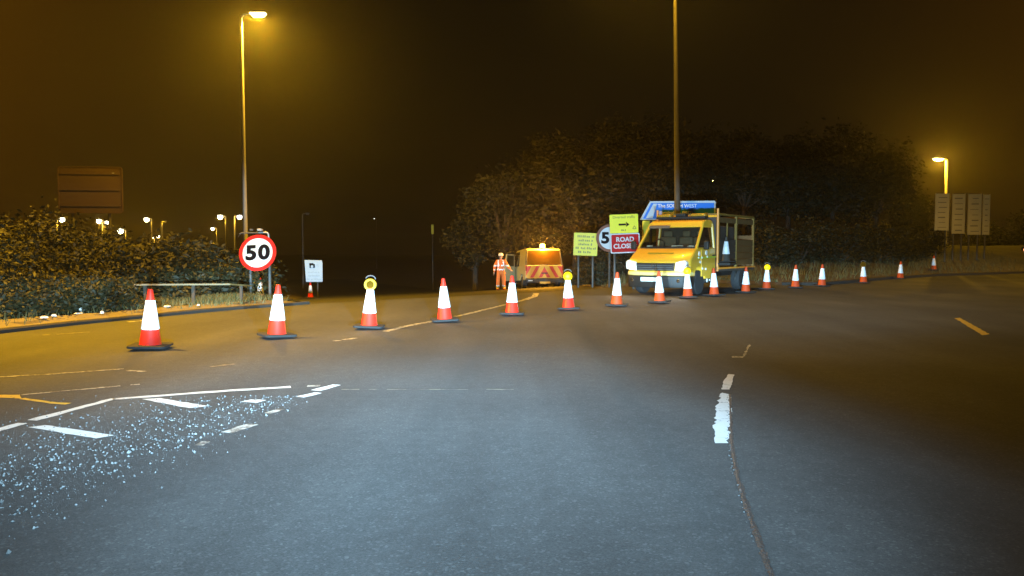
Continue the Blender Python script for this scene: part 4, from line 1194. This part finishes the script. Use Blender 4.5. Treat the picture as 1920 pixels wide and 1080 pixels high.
# ------------------------------------------------------------------ white van with chevron tail
def van():
    yaw = R(10)
    c = at(1021, 545, 37.5)
    g0 = tz(c.x, c.y)
    sl = math.atan2(tz(c.x - 0.6, c.y + 4) - g0, 4)
    t = empty('works_van', (c.x, c.y, g0 + 0.01), yaw)
    t.rotation_euler = (sl, 0, yaw)
    tag(t, 'cream works van with red and yellow chevron tail and lit amber beacon', 'van')
    Wd = 1.90; hw = Wd / 2
    low = [(0.03, 0.42), (0.0, 0.55), (0.0, 1.12), (0.04, 1.16), (3.6, 1.16), (4.45, 1.0), (4.6, 0.8), (4.6, 0.42), (4.1, 0.42), (3.9, 0.72), (3.5, 0.72), (3.3, 0.42), (1.35, 0.42), (1.15, 0.72), (0.75, 0.72), (0.55, 0.42)]
    tapered(low, Wd, z_t=0.9, k=0.08).build('body', M['van_paint'], t, bevel=0.03, smooth=True)
    hx = lambda z: hw * (1 - 0.10 * max(0, z - 0.9))
    rp = [(0.14, 1.86), (0.22, 1.94), (0.6, 1.98), (2.6, 1.98), (2.9, 1.92), (2.9, 1.86)]
    tapered(rp, Wd, z_t=0.9, k=0.10).build('roof', M['van_paint'], t, bevel=0.03, smooth=True)
    # side walls up to the roof, with windows; the tailgate pillars
    for s in (-1, 1):
        a, b = s * hx(1.14), s * hx(1.88)
        def quad(y0, y1, y2, y3, nm, mt):
            q = MB(); q.add([(a, y0, 1.14), (a, y1, 1.14), (b, y2, 1.88), (b, y3, 1.88), (a * .97, y0, 1.14), (a * .97, y1, 1.14), (b * .97, y2, 1.88), (b * .97, y3, 1.88)],
                            [(0, 1, 2, 3), (7, 6, 5, 4), (0, 4, 5, 1), (1, 5, 6, 2), (2, 6, 7, 3), (3, 7, 4, 0)])
            return q.build(nm, mt, t)
        quad(0.03, 0.42, 0.46, 0.15, 'rear_quarter', M['van_paint'])
        quad(0.42, 1.55, 1.55, 0.46, 'side_panel', M['van_paint'])
        quad(1.55, 1.75, 1.75, 1.55, 'side_pillar', M['van_paint'])
        g = MB(); g.add([(a, 1.75, 1.16), (a, 3.4, 1.16), (b, 2.75, 1.88), (b, 1.75, 1.88)], [(0, 1, 2, 3)]); g.build('side_window', M['dark_glass'], t)
        MB().tube([(s * (hx(1.14) - 0.04), 0.05, 1.14), (s * (hx(1.88) - 0.04), 0.17, 1.88)], 0.045, 8).build('tail_pillar', M['dark_trim'], t, smooth=True)
        MB().box((s * (hw - 0.05), 0.0, 1.0), (0.07, 0.05, 0.26)).build('tail_lamp', M['tail_red'], t, bevel=0.01)
        wheel(t, s * (hw - 0.12), 0.95, 0.32, 0.21, s); wheel(t, s * (hw - 0.12), 3.7, 0.32, 0.21, s)
    MB().add([(-hx(1.14) + .05, 0.03, 1.17), (hx(1.14) - .05, 0.03, 1.17), (hx(1.86) - .05, 0.145, 1.86), (-hx(1.86) + .05, 0.145, 1.86)], [(0, 1, 2, 3)]).build('rear_window', M['amber_lens_off'], t)
    MB().add([(-hx(1.14) + .1, 3.55, 1.17), (hx(1.14) - .1, 3.55, 1.17), (hx(1.86) - .1, 2.85, 1.88), (-hx(1.86) + .1, 2.85, 1.88)], [(0, 1, 2, 3)]).build('windscreen', M['dark_glass'], t)
    # chevron board
    cb = MB().slab([(-0.88, 0.52), (0.88, 0.52), (0.93, 0.60), (0.94, 1.13), (-0.94, 1.13), (-0.93, 0.60)], -0.02, 0.0).build('chevron_panel', M['chev_yellow'], t)
    for s in (-1, 1):
        for x0 in (0.10, 0.52, 0.94):
            lo_, hi_ = x0, x0 - 0.40
            pts = [(s * min(lo_, 0.90), 0.54), (s * min(lo_ + 0.17, 0.90), 0.54), (s * (hi_ + 0.17 + 0.0), 1.12), (s * hi_, 1.12)]
            pts = [(s * (x0 - 0.30), 1.10), (s * (x0 - 0.12), 1.10), (s * min(0.91, x0 + 0.20), 0.55 if x0 + 0.20 < 0.92 else 0.55 + (x0 + 0.20 - 0.91) * 1.72), (s * min(0.91, x0 + 0.02), 0.55 if x0 + 0.02 < 0.92 else 0.55 + (x0 + 0.02 - 0.91) * 1.72)]
            if x0 - 0.30 < 0: pts[0] = (0.0 + s * 0.004, 1.10 - (0.30 - x0) * 1.72)
            MB().slab(pts, -0.024, -0.0205).build('chevron_stripe', M['chev_red'], cb)
    MB().box((0, -0.03, 0.76), (0.30, 0.02, 0.05)).build('tailgate_handle', M['dark_trim'], t, bevel=0.006)
    MB().box((0, -0.03, 1.16), (0.34, 0.05, 0.05)).build('wiper_motor', M['dark_trim'], t, bevel=0.01)
    MB().box((0, -0.03, 0.40), (Wd - 0.02, 0.22, 0.24)).build('rear_bumper', M['dark_trim'], t, bevel=0.04)
    MB().box((-0.72, -0.15, 0.40), (0.22, 0.012, 0.05)).build('bumper_reflector', M['reflector_glint'], t)
    MB().box((0, -0.145, 0.30), (0.52, 0.01, 0.10)).build('number_plate', M['chev_yellow'], t)
    # open side door
    dr = MB().side([(0, 0.42), (0.98, 0.42), (0.98, 1.15), (0.80, 1.80), (0.04, 1.80), (0, 1.15)], -0.03, 0.03).build('open_door', M['van_paint'], t, bevel=0.012)
    dr.location = (-hw - 0.03, 2.75, 0); dr.rotation_euler = (0, 0, R(140))
    MB().side([(0.10, 1.18), (0.88, 1.18), (0.76, 1.72), (0.12, 1.72)], -0.034, 0.034).build('door_glass', M['dark_glass'], dr)
    # beacon
    b0 = MB().lathe([(0.09, 1.98), (0.09, 2.02), (0.06, 2.03)], 18, (0.0, 0.42, 0)).build('beacon_base', M['dark_trim'], t, smooth=True)
    MB().lathe([(0.13, 2.03), (0.125, 2.14), (0.08, 2.20), (0.01, 2.215)], 18, (0.0, 0.42, 0)).build('beacon_dome', M['beacon_lit'], b0, smooth=True)
    l = bpy.data.lights.new('lamp_light', 'POINT'); l.energy = 2000; l.color = (1.0, 0.42, 0.03); l.shadow_soft_size = 0.10
    o = bpy.data.objects.new('lamp_light', l); COL.objects.link(o); o.parent = t; o.location = (0, 0.16, 2.16)
    for x in (-0.6, 0.6):
        MB().tube([(x, 0.5, 2.03), (x, 2.4, 2.03)], 0.02, 6).build('roof_bar', M['dark_trim'], t)
    return t
VAN = van()

# ------------------------------------------------------------------ worker in orange
def worker():
    c = at(939, 548, 37.0)
    g0 = tz(c.x, c.y) + 0.004
    t = empty('person', (c.x, c.y, g0), R(4))
    tag(t, 'person in orange hi-vis jacket and trousers walking beside the van', 'person')
    J = {  # joint: (x, y, z, radius x, radius y)
        'pelvis': (0, 0, 0.95, .155, .115), 'waist': (0, 0, 1.10, .185, .140), 'chest': (0, -.01, 1.30, .205, .155), 'neckbase': (0, 0, 1.46, .085, .075), 'neck': (0, -.01, 1.53, .055, .055), 'head': (0, -.02, 1.62, .075, .088), 'crown': (0, -.015, 1.71, .062, .075),
        'hipL': (-.10, 0, .88, .125, .125), 'kneeL': (-.135, -.05, .49, .098, .098), 'ankL': (-.145, .04, .10, .082, .082), 'toeL': (-.15, -.13, .05, .045, .042),
        'hipR': (.10, 0, .88, .125, .125), 'kneeR': (.135, .02, .49, .098, .098), 'ankR': (.155, .02, .10, .082, .082), 'toeR': (.165, -.15, .05, .045, .042),
        'shL': (-.19, 0, 1.41, .092, .092), 'elL': (-.29, .03, 1.14, .078, .078), 'wrL': (-.32, -.06, .90, .045, .042),
        'shR': (.19, 0, 1.41, .092, .092), 'elR': (.33, -.02, 1.18, .078, .078), 'wrR': (.45, -.14, 1.02, .045, .042)}
    E = [('pelvis', 'waist'), ('waist', 'chest'), ('chest', 'neckbase'), ('neckbase', 'neck'), ('neck', 'head'), ('head', 'crown'), ('pelvis', 'hipL'), ('hipL', 'kneeL'), ('kneeL', 'ankL'), ('ankL', 'toeL'), ('pelvis', 'hipR'), ('hipR', 'kneeR'), ('kneeR', 'ankR'), ('ankR', 'toeR'), ('chest', 'shL'), ('shL', 'elL'), ('elL', 'wrL'), ('chest', 'shR'), ('shR', 'elR'), ('elR', 'wrR')]
    keys = list(J)
    me = bpy.data.meshes.new('body')
    me.from_pydata([J[k][:3] for k in keys], [(keys.index(a), keys.index(b)) for a, b in E], [])
    o = bpy.data.objects.new('body', me); COL.objects.link(o)
    sk = o.modifiers.new('skin', 'SKIN'); sk.use_smooth_shade = True
    sv = me.skin_vertices[0].data
    for i, k in enumerate(keys):
        sv[i].radius = J[k][3:5]; sv[i].use_root = (k == 'pelvis')
    sd = o.modifiers.new('sub', 'SUBSURF'); sd.levels = 2; sd.render_levels = 2
    bpy.context.view_layer.update()
    dg = bpy.context.evaluated_depsgraph_get()
    m2 = bpy.data.meshes.new_from_object(o.evaluated_get(dg)); m2.name = 'body'
    bpy.data.objects.remove(o)
    # hands: palm, four fingers and a thumb, joined into the same mesh
    bm = bmesh.new(); bm.from_mesh(m2)
    hands = MB()
    for sx, w, dirv in ((-1, Vector(J['wrL'][:3]), Vector((-0.1, -0.25, -1)).normalized()), (1, Vector(J['wrR'][:3]), Vector((0.62, -0.35, -0.75)).normalized())):
        side = dirv.cross(Vector((sx, 0, 0.2))).normalized()
        palm = w + dirv * 0.075
        hands.tube([w - dirv * 0.01, w + dirv * 0.04, palm + dirv * 0.02], [0.034, 0.044, 0.040], 8)
        inw = side.cross(dirv).normalized()
        for k in range(4):
            b0 = palm + side * (0.026 - 0.018 * k) + dirv * 0.015
            L = (0.075, 0.085, 0.08, 0.062)[k]
            hands.tube([b0, b0 + dirv * L * 0.45 + inw * 0.006, b0 + dirv * L * 0.8 + inw * 0.022, b0 + dirv * L * 0.92 + inw * 0.042], [0.0095, 0.009, 0.008, 0.006], 6)
        tb = w + dirv * 0.035 + side * 0.036
        hands.tube([tb, tb + side * 0.022 + dirv * 0.03, tb + side * 0.028 + dirv * 0.062 + inw * 0.012], [0.012, 0.011, 0.008], 6)
    hm = bpy.data.meshes.new('h'); hm.from_pydata(hands.v, [], hands.f)
    nb = len(bm.faces)
    bm.from_mesh(hm)
    bm.faces.ensure_lookup_table()
    for mtl in ('hivis', 'band', 'skin', 'boot'): m2.materials.append(M[mtl])
    for i, f in enumerate(bm.faces):
        f.smooth = True
        q = f.calc_center_median()
        x, y, z = q
        mi = 0
        ax = abs(x)
        if i >= nb: mi = 2
        elif z > 1.50: mi = 2
        elif z < 0.085: mi = 3
        elif ax < 0.24 and (1.00 < z < 1.06 or 1.17 < z < 1.23) and z > 0.94: mi = 1
        elif z > 1.0 and ax < 0.20 and 0.085 < ax < 0.135 and z > 1.23: mi = 1
        elif z > 0.9 and ax >= 0.24 and (0.98 < z < 1.04 or 1.17 < z < 1.24): mi = 1
        elif z < 0.85 and ax < 0.28 and (0.12 < z < 0.27): mi = 1
        f.material_index = mi
    bm.to_mesh(m2); bm.free()
    m2.polygons.foreach_set('use_smooth', [True] * len(m2.polygons))
    body = mesh_obj('body', m2, None, t)
    # helmet, face
    hz = 1.70
    hel = MB().lathe([(0.125, hz - 0.02), (0.118, hz), (0.112, hz + 0.05), (0.085, hz + 0.095), (0.04, hz + 0.115), (0.005, hz + 0.12)], 20, (0, -0.015, 0)).build('helmet', M['helmet'], t, smooth=True)
    MB().slab([(-0.10, hz - 0.02), (0.10, hz - 0.02), (0.10, hz - 0.008), (-0.10, hz - 0.008)], -0.185, -0.10).build('helmet_peak', M['helmet'], hel, bevel=0.004)
    MB().add([(0, -0.135, 1.60), (-0.016, -0.10, 1.595), (0.016, -0.10, 1.595), (0, -0.105, 1.65)], [(0, 1, 2), (0, 3, 1), (0, 2, 3), (1, 3, 2)]).build('nose', M['skin'], body)
    for s in (-1, 1):
        MB().lathe([(0.010, -0.004), (0.006, -0.008)], 8, (s * 0.03, -0.100, 1.645), 'y').build('eye', M['boot'], body)
        MB().box((s * 0.083, -0.015, 1.625), (0.018, 0.035, 0.055)).build('ear', M['skin'], body, bevel=0.006)
    MB().box((0, -0.099, 1.572), (0.045, 0.012, 0.010)).build('mouth', M['tail_red'], body)
    return t
worker()

# ------------------------------------------------------------------ vegetation
def leaves(lobes, n, size, seed, flat=0.3):
    g = np.random.default_rng(seed)
    L = np.array(lobes, float)                    # cx, cy, cz, rx, ry, rz
    wgt = L[:, 3] * L[:, 5]; wgt /= wgt.sum()
    k = g.choice(len(L), n, p=wgt)
    d = g.normal(size=(n, 3)); d /= np.linalg.norm(d, axis=1)[:, None]
    # clumps: pull directions towards random twig ends so that gaps open between them
    tw = g.normal(size=(len(L), 26, 3)); tw /= np.linalg.norm(tw, axis=2)[:, :, None]
    pick = tw[k, g.integers(0, 26, n)]
    mix = (g.random(n) < 0.72)[:, None]
    d = np.where(mix, pick + g.normal(0, 0.20, (n, 3)), d)
    rad = 0.30 + 0.78 * g.random(n) ** 0.55
    P = L[k, :3] + d * L[k, 3:6] * rad[:, None]
    a = g.normal(size=(n, 3)); a[:, 2] *= 0.6; a /= np.linalg.norm(a, axis=1)[:, None]
    b = np.cross(a, g.normal(size=(n, 3))); b /= np.linalg.norm(b, axis=1)[:, None] + 1e-9
    s = size * (0.6 + 0.9 * g.random(n))[:, None]
    V = np.stack([P - a * s, P + b * s * 0.42, P + a * s, P - b * s * 0.42], 1).reshape(-1, 3)
    V[:, 2] = np.maximum(V[:, 2], 0.02)
    return V, np.arange(n * 4).reshape(-1, 4)

def quick_mesh(name, V, Fq):
    me = bpy.data.meshes.new(name)
    me.vertices.add(len(V)); me.vertices.foreach_set('co', V.astype(np.float32).ravel())
    nf, w = Fq.shape
    me.loops.add(nf * w); me.loops.foreach_set('vertex_index', Fq.astype(np.int32).ravel())
    me.polygons.add(nf)
    me.polygons.foreach_set('loop_start', np.arange(0, nf * w, w, dtype=np.int32))
    me.update(calc_edges=True)
    return me

def plant(name, x, y, h, rx, label, cat, group, seed, n, size, tree=False, lm='leaf_a', lobes_n=9):
    g = np.random.default_rng(seed)
    t = empty(name, (x, y, gh(x, y) - 0.02), float(g.random() * 6))
    tag(t, label, cat, group)
    tr = MB()
    lobes = []
    if tree:
        th = h * 0.34
        tr.tube([(0, 0, -0.4), (0.05, 0, th * 0.5), (0.0, 0.06, th), (0.08, 0, h * 0.7)], [0.20, 0.16, 0.13, 0.05], 8)
    for i in range(lobes_n):
        a = 2 * math.pi * i / lobes_n + g.uniform(-.5, .5)
        q = g.uniform(0.25, 0.75) * rx
        z = h * (g.uniform(0.32, 0.86) if tree else g.uniform(0.25, 0.72))
        rr = rx * g.uniform(0.30, 0.52)
        lobes.append((q * math.cos(a), q * math.sin(a), z, rr, rr, rr * g.uniform(0.7, 1.15) if tree else min(rr, h * 0.42)))
        z0 = h * (0.30 if tree else 0.04)
        tr.tube([(0.03 * math.cos(a), 0.03 * math.sin(a), z0), (q * 0.5 * math.cos(a), q * 0.5 * math.sin(a), z0 + (z - z0) * 0.55), (q * math.cos(a), q * math.sin(a), z)], [0.06 if tree else 0.03, 0.04 if tree else 0.02, 0.012], 5)
    if not tree:
        for i in range(5):
            a = g.uniform(0, 6.3); q = rx * g.uniform(0.3, 0.9)
            lobes.append((q * math.cos(a), q * math.sin(a), h * 0.15, rx * 0.4, rx * 0.4, h * 0.2))
    else:
        lobes.append((0, 0, h * 0.84, rx * 0.36, rx * 0.36, h * 0.15))
    tr.build('trunk' if tree else 'stem', M['bark'], t)
    V, Fq = leaves(lobes, n, size, seed + 100)
    mesh_obj('crown' if tree else 'foliage', quick_mesh('crown', V, Fq), M[lm], t)
    return t

SHR = [  # px, metres, height, radius
    (-60, 13.2, 1.9, 1.3), (70, 13.6, 1.25, 1.0), (165, 14.4, 1.15, 0.85), (-10, 16.5, 2.6, 1.7), (110, 17.0, 2.55, 1.6), (215, 17.6, 2.3, 1.5), (310, 18.2, 2.1, 1.4), (385, 19.4, 1.9, 1.3),
    (428, 23.8, 2.2, 1.1), (20, 21, 3.1, 1.9), (150, 22, 2.9, 1.9), (260, 22.5, 2.5, 1.8), (350, 23.5, 2.2, 1.7), (425, 25, 2.3, 1.5)]
sl_lab = ['at the far left edge, close to the kerb', 'low, in front of the rail at the far left', 'low, beside the rail end with pale litter under it', 'tall, at the left edge behind the rail', 'tall, under the large dim sign', 'rounded, left of the first cone', 'rounded, behind the guard rail above the first cone', 'dark, left of the 50 sign', 'close behind the left 50 sign', 'big, farthest left in the back row', 'big, in the back row under the left far lamps', 'in the back row under the lone round far lamp', 'in the back row left of the lamp column', 'in the back row at the foot of the lamp column']
for i, (px, d, h, rx) in enumerate(SHR):
    p = at(px, 560, d)
    h *= 0.72 if px < 40 else (0.60 if px < 290 else 0.72)
    plant('shrub', p.x, p.y, h, rx, 'dark leafy shrub ' + sl_lab[i], 'shrub', 'shrubs on the left verge', 300 + i, 7600 if d < 18 else 5200, 0.042 if d < 18 else 0.065, lobes_n=10)
SH2 = [(1116, 34, 1.5, 1.2), (1128, 31, 1.5, 1.2), (1175, 31.5, 1.9, 1.4), (1215, 33, 2.4, 1.5), (1440, 36, 2.0, 1.7), (1500, 39, 2.0, 1.9), (1575, 41, 2.2, 2.0), (1650, 43.5, 2.1, 2.0), (1718, 47, 1.7, 1.7)]
l2 = ['behind the lit amber cone lamp right of the van', 'under the yellow notice board', 'under the road closed board', 'behind the truck windscreen', 'just right of the truck', 'behind the thirteenth cone', 'behind the cone with the unlit lamp', 'behind the sixteenth cone', 'left of the four tall boards']
for i, (px, d, h, rx) in enumerate(SH2):
    p = at(px, 520, d)
    plant('shrub', p.x, p.y, h, rx, 'dim green shrub ' + l2[i], 'shrub', 'shrubs on the right bank', 400 + i, 3600, 0.085, lobes_n=9, lm='leaf_b')
TRE = [(892, 50, 6.2, 2.3), (945, 46, 7.0, 2.8), (1010, 48, 8.6, 3.2), (1080, 44, 8.4, 3.2), (1150, 46, 8.8, 3.3), (1225, 45, 8.2, 3.0), (1300, 50, 7.6, 3.0), (1395, 48, 7.2, 3.0), (1475, 50, 7.0, 3.0), (1560, 52, 7.8, 3.4), (1640, 54, 6.6, 3.0), (1705, 62, 4.2, 2.2), (960, 56, 8.0, 3.0), (1115, 53, 9.6, 3.4), (1850, 80, 3.6, 3.0), (1945, 78, 4.0, 3.0)]
l3 = ['leftmost, at the edge of the dark slip road', 'behind the worker in orange', 'behind the van beacon', 'above the yellow notice board', 'above the diversion board', 'left of the tall column behind the truck', 'behind the blue sign', 'above the back of the truck', 'right of the truck, nearest it', 'midway between truck and tall boards', 'over the sixteenth cone', 'just left of the tall boards', 'in the back row behind the van', 'tallest, in the back row above the diversion board', 'far off behind the four tall boards', 'far off at the right edge']
for i, (px, d, h, rx) in enumerate(TRE):
    p = at(px, 500, d)
    plant('tree', p.x, p.y, h, rx, 'dim leafy tree ' + l3[i], 'tree', 'trees on the right bank', 500 + i, 7000, 0.13, tree=True, lm='leaf_b', lobes_n=13)

def grass(name, label, regions, n, seed, hmin, hmax):
    g = np.random.default_rng(seed)
    V, k = [], 0
    pts = []
    for (x0, x1, y0, y1, wgt) in regions:
        m = int(n * wgt)
        pts.append(np.stack([g.uniform(x0, x1, m), g.uniform(y0, y1, m)], 1))
    P = np.concatenate(pts)
    dd = np.minimum(poly_dist(P[:, 0], P[:, 1], ROAD), poly_dist(P[:, 0], P[:, 1], SLIP))
    keep = (dd > 0.22) & (g.random(len(P)) < np.clip((dd - 0.1) / 1.2, 0.12, 1)) & (np.sin(P[:, 0] * 2.1) * np.sin(P[:, 1] * 1.7) + g.normal(0, 0.6, len(P)) > -0.5)
    P = P[keep]; m = len(P)
    z = ground_h(P[:, 0], P[:, 1])
    h = g.uniform(hmin, hmax, m) * np.clip(0.4 + (dd[keep]) / 1.5, 0.4, 1)
    a = g.uniform(0, 6.3, m); w = g.uniform(0.006, 0.014, m)
    lean = g.normal(0, 0.35, (m, 2)) * h[:, None]
    b0 = np.stack([P[:, 0] - np.cos(a) * w, P[:, 1] - np.sin(a) * w, z - 0.02], 1)
    b1 = np.stack([P[:, 0] + np.cos(a) * w, P[:, 1] + np.sin(a) * w, z - 0.02], 1)
    tp = np.stack([P[:, 0] + lean[:, 0], P[:, 1] + lean[:, 1], z + h], 1)
    V = np.stack([b0, b1, tp], 1).reshape(-1, 3)
    tag(mesh_obj(name, quick_mesh(name, V, np.arange(m * 3).reshape(-1, 3)), M['grass']), label, 'grass', kind='stuff')
grass('grass', 'rough dry grass on the left verge under the shrubs', [(-14, -4.4, 11, 24, 0.75), (-9.5, -4.6, 15, 21, 0.8)], 30000, 3, 0.05, 0.20)
grass('grass', 'rough grass on the bank between the van and the truck', [(2.0, 9.5, 23.5, 44, 1.0), (9, 32, 26, 52, 0.6)], 30000, 4, 0.10, 0.40)

# ------------------------------------------------------------------ litter on the left verge
def litter(px, py, w, h, label, seed):
    p = gp(px, py, 0.11)
    g = random.Random(seed)
    bm = bmesh.new()
    bmesh.ops.create_icosphere(bm, subdivisions=2, radius=1)
    for v in bm.verts:
        k = 0.65 + 0.5 * g.random()
        v.co = Vector((v.co.x * w / 2 * k, v.co.y * w * 0.35 * k, max(-0.2, v.co.z) * h * k))
    m_ = bpy.data.meshes.new('litter'); bm.to_mesh(m_); bm.free()
    o = mesh_obj('litter', m_, M['litter'])
    o.location = (p.x, p.y, max(gh(p.x, p.y) + 0.02, 0.115) + 0.1 * h); o.rotation_euler = (0, 0, g.random() * 2)
    tag(o, label, 'litter', 'litter on the verge')
litter(82, 597, 0.14, 0.03, 'flat pale scrap of litter, leftmost on the verge', 1)
litter(101, 594, 0.10, 0.035, 'small pale scrap of litter next to the leftmost one', 2)
litter(147, 589, 0.17, 0.02, 'flat paper under the white standing scrap', 3)
litter(151, 586, 0.06, 0.10, 'white scrap standing upright by the low shrub', 4)
litter(191, 588, 0.07, 0.04, 'small bright scrap right of the upright one', 5)
litter(313, 576, 0.20, 0.03, 'long pale scrap just right of the first cone', 6)
litter(372, 573, 0.12, 0.03, 'dull scrap on the verge between first and second cone', 7)

# ------------------------------------------------------------------ night haze
hz = MB().box((0, 302, 3.6), (900, 730, 22.0)).build('haze', None)
hm = bpy.data.materials.new('night_haze'); hm.use_nodes = True
ht = hm.node_tree; ht.nodes.clear()
ho = ht.nodes.new('ShaderNodeOutputMaterial'); hv = ht.nodes.new('ShaderNodeVolumePrincipled')
hv.inputs['Color'].default_value = (0.9, 0.9, 0.9, 1)
hv.inputs['Density'].default_value = 0.0007
hv.inputs['Anisotropy'].default_value = 0.82
ht.links.new(hv.outputs[0], ho.inputs['Volume'])
hz.data.materials.clear(); hz.data.materials.append(hm)
tag(hz, 'thin night haze glowing round the street lamps', 'haze', kind='stuff')
